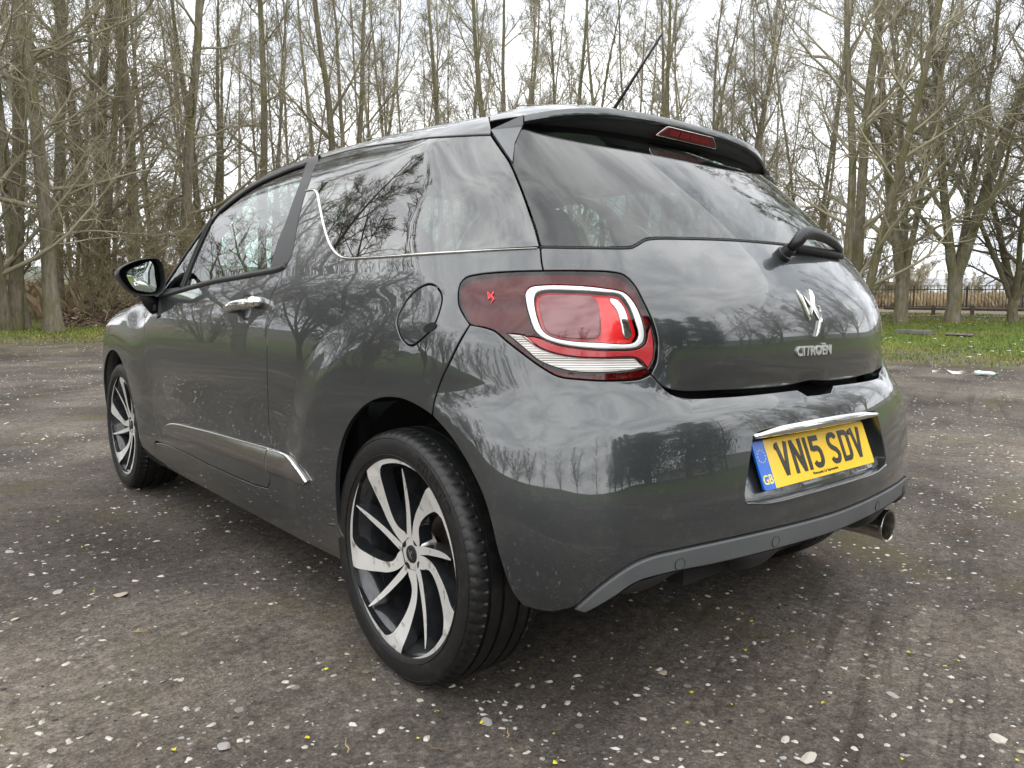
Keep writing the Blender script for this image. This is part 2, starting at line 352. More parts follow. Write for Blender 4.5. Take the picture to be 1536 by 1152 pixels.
def smooth_line(pts, step=.009):
    """Catmull-Rom through the points, resampled"""
    P = np.array(pts, float)
    if len(P) < 3:
        n = max(2, int(np.linalg.norm(P[-1] - P[0]) / step) + 1)
        return [tuple(P[0] + (P[-1] - P[0]) * t) for t in np.linspace(0, 1, n)]
    out = []
    for i in range(len(P) - 1):
        p1, p2 = P[i], P[i + 1]
        p0 = P[i - 1] if i else 2 * p1 - p2
        p3 = P[i + 2] if i + 2 < len(P) else 2 * p2 - p1
        d = np.linalg.norm(p2 - p1)
        if d < 1e-6: continue
        a0 = max(np.linalg.norm(p1 - p0), 1e-4) ** .5; a1 = d ** .5; a2 = max(np.linalg.norm(p3 - p2), 1e-4) ** .5
        m1 = (p2 - p1) + a1 * ((p1 - p0) / a0 - (p2 - p0) / (a0 + a1)); m2 = (p2 - p1) + a1 * ((p3 - p2) / a2 - (p3 - p1) / (a1 + a2))
        n = max(1, int(d / step))
        for k in range(n):
            t = k / n
            out.append(tuple((2 * t**3 - 3 * t**2 + 1) * p1 + (t**3 - 2 * t**2 + t) * m1 + (-2 * t**3 + 3 * t**2) * p2 + (t**3 - t**2) * m2))
    out.append(tuple(P[-1]))
    return out
def closed_line(pts, step=.008):
    P = list(pts)
    if np.hypot(P[0][0] - P[-1][0], P[0][1] - P[-1][1]) < 1e-4: P = P[:-1]
    n = len(P)
    seg = []
    for i in range(n):
        sub = smooth_line([P[(i - 1) % n], P[i], P[(i + 1) % n], P[(i + 2) % n]], step)
        S_ = np.array(sub); a = int(np.argmin(((S_ - np.array(P[i])) ** 2).sum(1))); b = int(np.argmin(((S_ - np.array(P[(i + 1) % n])) ** 2).sum(1)))
        seg += sub[a:b]
    return seg
def joinl(*segs):
    out = []
    for s in segs:
        for p in s:
            if not out or np.hypot(out[-1][0] - p[0], out[-1][1] - p[1]) > 1e-4: out.append(tuple(p))
    if np.hypot(out[0][0] - out[-1][0], out[0][1] - out[-1][1]) < 1e-4: out.pop()
    return out
def area2(P):
    P = np.asarray(P); x, y = P[:, 0], P[:, 1]
    return float((x * np.roll(y, -1) - np.roll(x, -1) * y).sum())
def ccw(P): return list(P) if area2(P) > 0 else list(P)[::-1]
def inset(P, d):
    """move a counter-clockwise loop inwards by d"""
    P = np.asarray(P, float); a = np.roll(P, 1, 0); b = np.roll(P, -1, 0)
    t1 = P - a; t1 /= np.linalg.norm(t1, axis=1, keepdims=True) + 1e-12
    t2 = b - P; t2 /= np.linalg.norm(t2, axis=1, keepdims=True) + 1e-12
    n = np.stack([-(t1 + t2)[:, 1], (t1 + t2)[:, 0]], -1); ln = np.linalg.norm(n, axis=1, keepdims=True) + 1e-9
    n /= ln
    c = np.clip((n * np.stack([-t1[:, 1], t1[:, 0]], -1)).sum(1), .45, 1)
    return P + n * (d / c)[:, None]
def inside_poly(Q, P):
    Q = np.asarray(Q); P = np.asarray(P); x, y = Q[:, 0], Q[:, 1]; c = np.zeros(len(Q), bool)
    for (x1, y1), (x2, y2) in zip(P, np.roll(P, -1, 0)):
        k = (y1 > y) != (y2 > y)
        c ^= k & (x < (x2 - x1) * (y - y1) / (y2 - y1 + 1e-18) + x1)
    return c
def near_poly(Q, P, d):
    Q = np.asarray(Q); P = np.asarray(P); m = np.zeros(len(Q), bool)
    for i in range(0, len(P), 1):
        m |= ((Q - P[i]) ** 2).sum(1) < d * d
    return m
def panel(name, outer, mat, parent, holes=(), top=False, off=0.0, gap=.0018, bev=.002, deep=.014, grid=.022, depth_fn=None, mirror=False, bow=0.0):
    """a sheet on the body surface bounded by `outer` (chart coordinates) with turned-in edges; returns left (and mirrored) objects"""
    surf = on_top if top else on_side
    loops = [ccw(outer)] + [ccw(h)[::-1] for h in holes]
    if bev > 0: inner = [inset(P, gap + bev) for P in loops]
    else: inner = [inset(P, gap) if gap else np.asarray(P) for P in loops]
    edge = [inset(P, gap) if gap else np.asarray(P) for P in loops]
    A = np.concatenate(inner); lo = A.min(0); hi = A.max(0)
    gx, gy = np.meshgrid(np.arange(lo[0] + grid / 2, hi[0], grid), np.arange(lo[1] + grid / 2, hi[1], grid))
    gx = gx + (np.arange(gx.shape[0]) % 2)[:, None] * grid * .5
    Q = np.stack([gx.ravel(), gy.ravel()], -1)
    ok = inside_poly(Q, inner[0])
    for h in inner[1:]: ok &= ~inside_poly(Q, h)
    Q = Q[ok]
    for P in inner:
        if len(Q): Q = Q[~near_poly(Q, P, grid * .45)]
    verts = [Vector(p) for p in A] + [Vector(q) for q in Q]
    edges = []; b = 0
    for P in inner:
        n = len(P); edges += [(b + i, b + (i + 1) % n) for i in range(n)]; b += n
    res = geometry.delaunay_2d_cdt(verts, edges, [], 0, 1e-6)
    V2 = np.array([tuple(v) for v in res[0]]); T = np.array([tuple(f) for f in res[2]])
    cen = V2[T].mean(1); ok = inside_poly(cen, inner[0])
    for h in inner[1:]: ok &= ~inside_poly(cen, h)
    T = T[ok]
    a2 = np.cross(V2[T[:, 1]] - V2[T[:, 0]], V2[T[:, 2]] - V2[T[:, 0]])
    T[a2 < 0] = T[a2 < 0][:, ::-1]
    V = surf(V2); N = body_grad(V)
    dd = np.full(len(V), off)
    if depth_fn is not None: dd = dd + depth_fn(V2, V)
    V0, N0 = V, N
    V = V + N * dd[:, None]
    if depth_fn is not None:                               # true normals of the displaced sheet
        e = 4e-4
        def disp(q):
            p_ = surf(q); return p_ + body_grad(p_) * (off + depth_fn(q, p_))[:, None]
        du = disp(V2 + [e, 0]) - disp(V2 - [e, 0]); dv = disp(V2 + [0, e]) - disp(V2 - [0, e])
        N = np.cross(du, dv); N /= np.linalg.norm(N, axis=1, keepdims=True)
        N *= np.sign((N * N0).sum(1))[:, None]
    AV = [V]; AN = [N]; F = [tuple(t) for t in T]; base = len(V)
    # the chart's handedness decides the winding
    t0 = T[len(T) // 2]; fn = np.cross(V[t0[1]] - V[t0[0]], V[t0[2]] - V[t0[0]])
    flip = float(fn @ N[t0[0]]) < 0
    if flip: F = [f[::-1] for f in F]
    for Pi, Pe in zip(inner, edge):
        n = len(Pi)
        vi = surf(np.asarray(Pi)); ni = body_grad(vi); ve = surf(np.asarray(Pe)); ne = body_grad(ve)
        o1 = off + (depth_fn(np.asarray(Pi), vi) if depth_fn is not None else 0.0)
        out = ve - vi; out /= np.linalg.norm(out, axis=1, keepdims=True) + 1e-9
        if bev <= 0:
            out = np.cross(np.roll(vi, -1, 0) - np.roll(vi, 1, 0), ni); out /= np.linalg.norm(out, axis=1, keepdims=True) + 1e-9
            if flip: out = -out
        sh = lambda k: (k[:, None] if isinstance(k, np.ndarray) else k)
        r0 = vi + ni * sh(o1); r1 = ve + ne * sh(o1 - bev * .8); n1 = ne + out; n1 /= np.linalg.norm(n1, axis=1, keepdims=True)
        r2 = ve + ne * sh(o1 - bev * .8); r3 = ve + ne * sh(o1 - deep)
        AV += [r0, r1, r2, r3]; AN += [ni, n1, out, out]
        for i in range(n):
            j = (i + 1) % n
            for q in ((base + i, base + n + i, base + n + j, base + j), (base + 2 * n + i, base + 3 * n + i, base + 3 * n + j, base + 2 * n + j)):
                F.append(q[::-1] if flip else q)
        base += 4 * n
    V = np.concatenate(AV); N = np.concatenate(AN)
    res = [link(name, mesh(name, V, F, N), mat, parent)]
    if mirror:
        M = np.array([-1., 1., 1.])
        res.append(link(name, mesh(name, V * M, [f[::-1] for f in F], N * M), mat, parent if not isinstance(mirror, bpy.types.Object) else mirror))
    return res
def strip(name, line, widths, mat, parent, off=.001, h=.004, mirror=False, top=False, nseg=6):
    """a rounded bead running along a line on the body surface"""
    surf = on_top if top else on_side
    L = smooth_line(line, .012); V = surf(np.array(L)); N = body_grad(V)
    T = np.gradient(V, axis=0); T /= np.linalg.norm(T, axis=1, keepdims=True); B = np.cross(N, T)
    w = widths if isinstance(widths, (int, float)) else np.interp(np.linspace(0, 1, len(V)), np.linspace(0, 1, len(widths)), widths)[:, None]
    AV = []; F = []
    for k in range(nseg + 1):
        a = math.pi * k / nseg
        AV.append(V + B * (w * .5 * math.cos(a)) + N * (off - .003 + (h + .003) * math.sin(a)))
    n = len(V); V3 = np.concatenate(AV)
    for k in range(nseg):
        for i in range(n - 1): F.append((k * n + i, k * n + i + 1, (k + 1) * n + i + 1, (k + 1) * n + i))
    F.append(tuple(k * n for k in range(nseg + 1))); F.append(tuple(k * n + n - 1 for k in range(nseg, -1, -1)))
    o = [link(name, mesh(name, V3, F), mat, parent)]
    if mirror: o.append(link(name, mesh(name, V3 * np.array([-1., 1., 1.]), [f[::-1] for f in F]), mat, parent if not isinstance(mirror, bpy.types.Object) else mirror))
    return o
def at_side(u, z, off=0.0):
    P = on_side(np.array([[u, z]])); N = body_grad(P)
    return Vector(P[0] + N[0] * off), Vector(N[0])
# ------------------------------------------------------------------ the car
def make_paint():
    m = mat('dark_grey_paint', (.020, .021, .022), .36, .45, coat=1.0, coat_rough=.004)
    m.node_tree.nodes['Principled BSDF'].inputs['Coat IOR'].default_value = 1.75
    n = m.node_tree.nodes; l = m.node_tree.links; b = n['Principled BSDF']
    tc = n.new('ShaderNodeTexCoord'); f1 = n.new('ShaderNodeTexNoise'); f1.inputs['Scale'].default_value = 900
    rp = n.new('ShaderNodeValToRGB'); rp.color_ramp.elements[0].color = (.028, .032, .034, 1); rp.color_ramp.elements[1].color = (.050, .056, .059, 1)
    rp.color_ramp.elements[0].position = .35; rp.color_ramp.elements[1].position = .7
    l.new(tc.outputs['Object'], f1.inputs['Vector']); l.new(f1.outputs['Fac'], rp.inputs['Fac'])
    # splashed dust: shaped specks, denser near the sills
    f3 = n.new('ShaderNodeTexNoise'); f3.inputs['Scale'].default_value = 60; f3.inputs['Detail'].default_value = 5; l.new(tc.outputs['Object'], f3.inputs['Vector'])
    sp = n.new('ShaderNodeSeparateXYZ'); l.new(tc.outputs['Object'], sp.inputs[0])
    lo_ = n.new('ShaderNodeMapRange'); lo_.inputs['From Min'].default_value = .25; lo_.inputs['From Max'].default_value = .62; lo_.inputs['To Min'].default_value = .10; lo_.inputs['To Max'].default_value = 0.0; l.new(sp.outputs[2], lo_.inputs['Value'])
    ad = n.new('ShaderNodeMath'); ad.operation = 'ADD'; l.new(f3.outputs['Fac'], ad.inputs[0]); l.new(lo_.outputs[0], ad.inputs[1])
    dr = n.new('ShaderNodeValToRGB'); dr.color_ramp.elements[0].position = .60; dr.color_ramp.elements[1].position = .74; dr.color_ramp.elements[1].color = (.12, .12, .12, 1); l.new(ad.outputs[0], dr.inputs['Fac'])
    dm = n.new('ShaderNodeMixRGB'); l.new(dr.outputs['Color'], dm.inputs['Fac']); l.new(rp.outputs['Color'], dm.inputs['Color1']); dm.inputs['Color2'].default_value = (.16, .145, .125, 1)
    l.new(dm.outputs['Color'], b.inputs['Base Color'])
    # road film: thin dust on the lower flanks dulls the lacquer
    f2 = n.new('ShaderNodeTexNoise'); f2.inputs['Scale'].default_value = 14; f2.inputs['Detail'].default_value = 8; f2.inputs['Roughness'].default_value = .7
    r2 = n.new('ShaderNodeMapRange'); r2.inputs['From Min'].default_value = .45; r2.inputs['From Max'].default_value = .8; r2.inputs['To Min'].default_value = .0; r2.inputs['To Max'].default_value = .008
    l.new(tc.outputs['Object'], f2.inputs['Vector']); l.new(f2.outputs['Fac'], r2.inputs['Value']); l.new(r2.outputs['Result'], b.inputs['Coat Roughness'])
    return m
PAINT = make_paint()
BLACK = mat('black_satin_trim', (.012, .012, .013), .42, bump=(300, .08, .001))
FRAME = mat('dark_pillar_trim', (.022, .022, .024), .38)
SEAL = mat('black_rubber_seal', (.006, .006, .006), .6)
RUBBER = mat('tyre_rubber', (.006, .006, .0065), .46, noise=(55, (.022, .019, .016), .52, .76), bump=(160, .15, .001))
CHROME = mat('chrome', (.82, .82, .80), .06, 1.0)
SATIN = mat('satin_silver', (.66, .66, .66), .22, 1.0)
MACH = mat('machined_alloy', (.80, .79, .77), .32, .5, noise=(38, (.34, .30, .24), .58, .70))
DARKRIM = mat('dark_grey_wheel_paint', (.022, .024, .027), .22, .3, coat=.8, noise=(30, (.05, .05, .05), .5, .8))
GREYPL = mat('grey_bumper_plastic', (.082, .087, .090), .42, bump=(500, .12, .0006), noise=(9, (.105, .109, .112), .4, .7))
BLKPL = mat('black_plastic', (.016, .016, .017), .5, bump=(400, .15, .0008))
WELL = mat('wheel_well_black', (.004, .004, .004), .9)
GL_SIDE = glass('door_glass', (.55, .63, .59), 1.75)
GL_PRIV = glass('privacy_glass', (.13, .185, .17), 2.25)
GL_REAR = glass('rear_glass', (.38, .50, .465), 1.7)
GL_WIND = glass('windscreen_glass', (.66, .80, .76), 1.5)
MIRR = mat('mirror_silver', (.86, .93, .91), .01, 1.0)
LENSRED = mat('smoked_red_housing', (.34, .010, .018), .30, coat=.4)
LENSG = glass('smoked_red_lens', (.42, .085, .10), 1.55)
REDBAND = mat('bright_red_reflector', (.42, .006, .012), .18, coat=1.0, bump=(700, .5, .002))
REDIN = mat('red_lamp_chamber', (.85, .016, .018), .22, coat=.5)
SMOKEIN = mat('smoked_inner_lens', (.16, .014, .020), .08, coat=1.0, coat_rough=.01)
LAMPWH = mat('clear_ribbed_lens', (.62, .60, .57), .16, .35, coat=1.0)
RINGW = mat('white_light_guide', (.86, .85, .85), .14, .25, coat=1.0)
LENSCLR = glass('clear_cover', (.97, .93, .93), 1.45)
BRKRED = mat('brake_lamp_red', (.10, .0025, .004), .2, coat=.6)
SEAT = mat('dark_seat_cloth', (.018, .018, .020), .85, bump=(250, .3, .002))
DASH = mat('dark_dashboard', (.014, .014, .015), .6)
HEADL = mat('headliner_grey', (.10, .10, .10), .9)
MOULD = mat('brushed_moulding', (.42, .41, .40), .20, 1.0, bump=(90, .05, .001))
BADGE = mat('badge_silver', (.72, .72, .72), .28, .6)
PIPE = mat('steel_exhaust', (.76, .73, .68), .20, 1.0, noise=(40, (.42, .38, .32), .50, .80))
DISC = mat('brake_disc_steel', (.16, .13, .11), .45, .8)
YELLOW = mat('plate_yellow', (.95, .60, .012), .30, coat=.5)
PBLUE = mat('plate_blue', (.005, .13, .62), .3, coat=.5)
PBLACK = mat('plate_black', (.012, .012, .012), .35, coat=.3)
PGOLD = mat('plate_gold', (.85, .72, .15), .4)

car = empty('car')
tag(car, 'dark grey three-door hatchback car parked on dark gravel', 'car')
LN = LINES
mir = lambda P: [(-u_, z_) for (u_, z_) in P][::-1]
def sym(P): return joinl(P, mir(P))

lamp = LN['lamp'][:-1]
LAMP = closed_line(lamp, .008)
def lamp_part(i, j):
    """lamp outline from traced point i to j, walking forward"""
    P = lamp + lamp
    if j < i: j += len(lamp)
    return smooth_line([P[i - 1]] + P[i:j + 1] + [P[j + 1]], .008) if False else smooth_line(P[i:j + 1], .008)
FUEL = closed_line(LN['fuel'], .006)
DR = LN['doorrear']; TG = LN['tggap']; ARCH = LN['arch']
GB = [(0, 1.0505)] + [q for q in LN['glassbot'][::-1] if q[0] > .1]
GB[-1] = TG[7]

# --- rear quarter panels with the sill
q_out = joinl(smooth_line(LN['chrome'][:-1] + [TG[7]]), smooth_line(TG[7:-1] + [lamp[8]]), lamp_part(0, 8)[::-1],
              smooth_line([lamp[0]] + LN['bseam'][1:-1] + [ARCH[12]]), smooth_line(ARCH[:13])[::-1],
              smooth_line([ARCH[0], (1.345, .20)]), smooth_line([(1.345, .20), (3.02, .195)]), smooth_line([(3.02, .195), (2.985, .302)]),
              smooth_line([(2.985, .302)] + LN['doorbot'][::-1]), smooth_line(DR[3:][::-1] + [LN['chrome'][0]]))
quarters = panel('rear_quarter_panel', q_out, PAINT, car, holes=[FUEL], mirror=True, grid=.02)
def flap_fn(V2, V): return np.zeros(len(V2))
panel('fuel_flap', FUEL, PAINT, car, gap=.0025)
n_p, n_n = at_side(*to_uv((-.815, -.120, .842)), off=-.004)
mb = MB()
rt = n_n.to_track_quat('Z', 'Y').to_matrix()
mb.add([n_p + rt @ Vector((.018 * math.cos(a) - .008 * math.sin(a), .008 * math.sin(a) + .008 * math.cos(a), .0055)) for a in np.linspace(0, 2 * math.pi, 24, endpoint=False)], [tuple(range(24))])
mb.build('fuel_notch_shade', WELL, car, smooth=False)  # finger notch's shade painted as a flat black disc, no hollow

# --- doors
b0 = to_uv((-.84, .861, .877))
def door_fn(V2, V):
    d = ((V2[:, 0] - b0[0]) / .050) ** 2 + ((V2[:, 1] - b0[1]) / .046) ** 2
    return -.022 * np.clip(1 - d, 0, 1) ** 1.2
def panel_disp(*a, **k): return panel(*a, **k)
belt = LN['belt'][::-1]
d_top = [(3.035, .893)] + [q for q in LN['belt'][:-1]] + [(1.736, 1.0005)]
DRL = [(1.736, 1.0005)] + DR[7:]
d_front = LN['doorfront'][:-1] + [(3.052, .85), (3.035, .893)]
d_out = joinl(smooth_line(DRL), smooth_line(LN['doorbot']), smooth_line(d_front), smooth_line(d_top))
doors = panel('door', d_out, PAINT, car, mirror=True, grid=.02, depth_fn=door_fn)
GLS = closed_line([LN['doorglass'][0], LN['doorglass'][1], (2.567, 1.185)] + LN['doorglass'][2:-1], .02)
g = LN['doorglass']
GLS = joinl(smooth_line([g[0], g[1], (2.566, 1.195)]), smooth_line([(2.566, 1.195)] + g[2:8]), smooth_line(g[7:13]), smooth_line(g[12:]))
FQ = joinl(smooth_line([(2.645, .949), (2.632, 1.07), (2.603, 1.185)]), smooth_line([(2.603, 1.185), (2.69, 1.115), (2.78, 1.03), (2.865, .941)]), smooth_line([(2.865, .941), (2.645, .949)]))
CANT = [(3.035, .893), yz(1.90, .955), yz(1.76, 1.075), yz(1.58, 1.213), yz(1.42, 1.295), yz(1.22, 1.345), yz(1.02, 1.368), DR[0]]
f_out = joinl(smooth_line([(1.736, 1.0005)] + belt[1:] + [(3.035, .893)]), smooth_line(CANT), smooth_line(DR[:7] + [(1.736, 1.0005)]))
frames = panel('window_frame', f_out, FRAME, doors[0], holes=[GLS, FQ], mirror=doors[1], gap=.0015, deep=.02)
panel('window_glass', GLS, GL_SIDE, doors[0], gap=0, bev=0, off=-.005, deep=.003, mirror=doors[1])
panel('quarter_light_glass', FQ, GL_SIDE, doors[0], gap=0, bev=0, off=-.005, deep=.003, mirror=doors[1])
strip('belt_moulding', [(1.742, 1.001)] + belt[1:] + [(2.95, .905)], .022, BLACK, doors[0], off=.001, h=.007, mirror=doors[1])
strip('window_seal', smooth_line(g[2:8], .05), .016, SEAL, doors[0], off=0, h=.004, mirror=doors[1])
strip('window_divider', [(2.622, .94), (2.612, 1.07), (2.583, 1.205)], .020, SEAL, doors[0], off=0, h=.006, mirror=doors[1])
# handle: a chrome bar bridging the bowl
def handle(side, parent):
    pts = []; rad = []
    for t in np.linspace(0, 1, 13):
        y_ = .985 - .245 * t; z_ = .868 + .022 * t
        p_, n_ = at_side(*to_uv((-.84, y_, z_)), off=.004 + .026 * math.sin(math.pi * min(1, t * 1.15)) ** .6 if t < .87 else .024)
        pts.append((p_.x * side, p_.y, p_.z)); rad.append(.0145 if t > .15 else .0105)
    m_ = MB(); m_.tube(pts, rad, 12, flat=1.15)
    e = Vector(pts[-1])
    m_.tube([e, (e.x + .03 * side, e.y + .002, e.z)], .0145, 12)
    h_ = m_.build('door_handle', CHROME, parent)
    m_ = MB(); q = Vector(pts[-2])
    m_.tube([(q.x - .010 * side, q.y, q.z), (q.x - .017 * side, q.y, q.z)], .006, 10)
    m_.build('lock_barrel', SATIN, parent)
handle(1, doors[0]); handle(-1, doors[1])
# side mouldings
md = LN['mould'][:-1]
split_u = 1.7955
m_front = joinl(smooth_line([(split_u, .385)] + md[11:] + [md[0]]), smooth_line([md[0], md[1], md[2], md[3], (split_u, .460)]), smooth_line([(split_u, .460), (split_u, .385)]))
m_rear = joinl(smooth_line([(split_u, .460)] + md[5:9]), smooth_line(md[8:10]), smooth_line([md[9], (split_u, .385)]), smooth_line([(split_u, .385), (split_u, .460)]))
def mould_fn(V2, V): return .007 * (1 - np.clip((V2[:, 1] - .418) / .042, -1, 1) ** 2) + .10 * np.clip(.43 - V2[:, 1], 0, .06) * .6
panel('door_moulding', m_front, MOULD, doors[0], depth_fn=mould_fn, off=.005, bev=.005, deep=.014, gap=.001, grid=.015, mirror=doors[1])
panel('quarter_moulding', m_rear, MOULD, quarters[0], depth_fn=mould_fn, off=.005, bev=.005, deep=.014, gap=.001, grid=.015, mirror=quarters[1])
strip('moulding_chrome_edge', [(split_u - .004, .455)] + [(a - .001, b - .003) for a, b in md[5:9]], [.004, .006, .009, .010, .006], CHROME, quarters[0], off=.009, h=.003, mirror=quarters[1])

# --- quarter windows, flush to the tailgate
qw = joinl(smooth_line(LN['chrome'][:-1] + [TG[7]]), smooth_line(TG[:8][::-1]), smooth_line([TG[0]] + LN['qtop'][:-1][::-1]), smooth_line([LN['qtop'][0], DR[1], DR[2], LN['chrome'][0]]))
panel('quarter_window', qw, GL_PRIV, car, mirror=True, gap=.003, bev=.0015, deep=.006)
strip('window_chrome_strip', LN['chrome'][:-1] + [(.712, 1.0105)], [.007] * 9 + [.006, .005, .003, .002], CHROME, quarters[0], off=.001, h=.0035, mirror=quarters[1])
strip('window_seal_strip', [TG[0]] + LN['qtop'][::-1][1:], .006, SEAL, quarters[0], off=0, h=.001, mirror=quarters[1])

# --- tailgate with its window
tb = [q for q in LN['tgbot'] if q[0] > .1] + [(0, .7145)]
tg_l = joinl(smooth_line(GB), smooth_line(TG[7:-1] + [lamp[8]]), lamp_part(8, 17), smooth_line([lamp[17]] + tb[1:]))
tail = panel('tailgate', sym(tg_l), PAINT, car, grid=.02, deep=.03)[0]
rg_l = joinl(smooth_line([(0, 1.372), (.3, 1.368), (.55, 1.355), (.78, 1.330), TG[0]]), smooth_line(TG[:8]), smooth_line(GB)[::-1])
panel('rear_window', sym(rg_l), GL_REAR, tail, gap=.003, bev=.0015, deep=.005, off=.001)
strip('rear_window_seal', mir(GB)[:-1] + GB, .008, SEAL, tail, off=-.001, h=.0025)

# --- rear bumper
bt = [q for q in LN['bumptop'] if q[0] > .06]
iu = [q for q in LN['insup'] if q[0] > .2][::-1]
bp_l = joinl(smooth_line([(0, .4055)] + iu), smooth_line([iu[-1], (.69, .279), ARCH[21]]), smooth_line(ARCH[12:])[::-1], smooth_line([ARCH[12]] + LN['bseam'][1:-1][::-1] + [lamp[0]]),
             lamp_part(17, 27)[::-1], smooth_line([lamp[17]] + bt[1:-1] + [(.086, .7025)]), smooth_line([(.086, .7025), (.056, .687)]), smooth_line([(.056, .687), (0, .686)]))
RC = joinl(smooth_line([(0, .629), (.15, .628), (.272, .621), (.290, .612)]), smooth_line([(.290, .612), (.307, .56), (.324, .492), (.322, .480)]), smooth_line([(.322, .480), (.31, .473), (.26, .471), (.12, .473), (0, .474)]))
RCS = sym(RC)
bumper = panel('rear_bumper', sym(bp_l), PAINT, car, holes=[RCS], grid=.02, deep=.05)[0]
def floor_fn(V2, V): return -.018 - .052 * np.clip((V2[:, 1] - .474) / .15, 0, 1)
panel('plate_recess', RCS, PAINT, bumper, gap=-.001, bev=0, deep=.0, grid=.02, depth_fn=floor_fn)
cb = [(.288, .613), (.2, .6185), (.1, .6205), (0, .6215), (-.1, .6205), (-.2, .6185), (-.288, .613)]
strip('plate_chrome_bar', cb, [.012, .024, .026, .026, .026, .024, .012], CHROME, bumper, off=-.002, h=.009)
# recess lip: a raised bead along the lower edge
strip('plate_recess_lip', [(.322, .474), (.26, .466), (.12, .467), (0, .468), (-.12, .467), (-.26, .466), (-.322, .474)], .006, PAINT, bumper, off=0, h=.003)

# --- grey skid insert, sensors and the black valance below it
il = [(.6332, .2852), (.590, .3205), (.5556, .3460), (.505, .3560), (.40, .3585), (.23, .3600), (0, .3575)]
ins_l = joinl(smooth_line([(0, .4035)] + [(a, b - .002) for a, b in iu]), smooth_line([(iu[-1][0], iu[-1][1] - .002), il[0]]), smooth_line(il))
insert = panel('skid_insert', sym(ins_l), GREYPL, bumper if False else car, off=.006, gap=.001, bev=.004, deep=.03, grid=.015)[0]
for sx, sz in ((.475, .374), (.243, .3805), (-.243, .3805), (-.475, .374)):
    p_, n_ = at_side(sx, sz, off=.006)
    m_ = MB(); m_.tube([p_ - n_ * .004, p_ + n_ * .0012], .0115, 20); s_ = m_.build('parking_sensor', GREYPL, insert, sharp=40)
    m_ = MB()
    rt = n_.to_track_quat('Z', 'Y').to_matrix()
    m_.tube([p_ + n_ * .001 + rt @ Vector((math.cos(a) * .0118, math.sin(a) * .0118, 0)) for a in np.linspace(0, 2 * math.pi, 25)], .0008, 6, cap=False)
    m_.build('sensor_ring', BLKPL, insert)
us = np.linspace(-.625, .625, 126)
top_z = np.interp(np.abs(us), [0, .23, .40, .505, .5556, .59, .6332], [.3585, .361, .3595, .357, .347, .3215, .2855])
lob = np.exp(-((np.abs(us) - .53) / .045) ** 4) * .050 + np.exp(-((np.abs(us) - .27) / .05) ** 4) * .062
rows = []
for t in np.linspace(0, 1, 9):
    zz = top_z - (.012 + lob) * t
    P = on_side(np.stack([us, np.maximum(zz, .2)], -1)); N = body_grad(P)
    rows.append(P + N * (.002 - .03 * t ** 2)[..., None] if np.ndim(t) else P + N * (.004 - .045 * t ** 1.7))
P = rows[-1].copy(); P[:, 1] += .28; P[:, 0] *= .8; P[:, 2] = np.minimum(P[:, 2], .30); rows.append(P)
V = np.concatenate(rows); nn = len(us)
F_ = [(k * nn + i, k * nn + i + 1, (k + 1) * nn + i + 1, (k + 1) * nn + i) for k in range(len(rows) - 1) for i in range(nn - 1)]
link('lower_valance', mesh('lower_valance', V, F_), BLKPL, car)
# exhaust tail pipe
m_ = MB(); ex, ey, ez = .412, -.583, .287
m_.lathe([(0.30, .037), (.05, .040), (.012, .0435), (.002, .0455), (0, .0445), (.002, .0405), (.03, .039), (.16, .038)], 40, axis='y', c=(ex, ey, ez))
pipe = m_.build('exhaust_pipe', PIPE, car, sharp=60)
m_ = MB(); m_.lathe([(.16, .039), (.161, .0001)], 24, axis='y', c=(ex, ey, ez)); m_.build('pipe_bore', WELL, pipe)

# --- tail lamps
rin = list(LN['ringi'][:-1])
for i_, q_ in ((5, (.553, .9165)), (6, (.5400, .8985)), (7, (.5285, .8590)), (8, (.5240, .833)), (9, (.5325, .8180))): rin[i_] = q_
RO = closed_line(LN['ringo'], .006); RI = closed_line(rin, .006); WH = LN['white'][:-1]
WHT = joinl(smooth_line(WH[:6]), smooth_line(WH[5:7]), smooth_line(WH[6:] + [WH[0]]))
BAND = joinl(smooth_line([(.7384, .8290), (.722, .8285), (.7045, .8235), (.678, .8125), (.634, .8048), (.575, .8015), (.5245, .8048), (.5095, .8155), (.504, .838), (.4995, .850)]),
             smooth_line([(.4995, .850), (.4945, .822), (.4955, .785), (.506, .7665)]), smooth_line([(.506, .7665), (.526, .7872), (.604, .7884), (.662, .7926), (.708, .8072), (.7384, .8290)]))
def flute_fn(V2, V): return .0016 * np.sin(V2[:, 0] * 2 * math.pi / .016) + .003 * np.sin(V2[:, 1] * 2 * math.pi / .06)
def rib_fn(V2, V): return .0012 * np.sin(V2[:, 1] * 2 * math.pi / .0046)
def bulge_ring(V2, V): return np.full(len(V2), .0015)
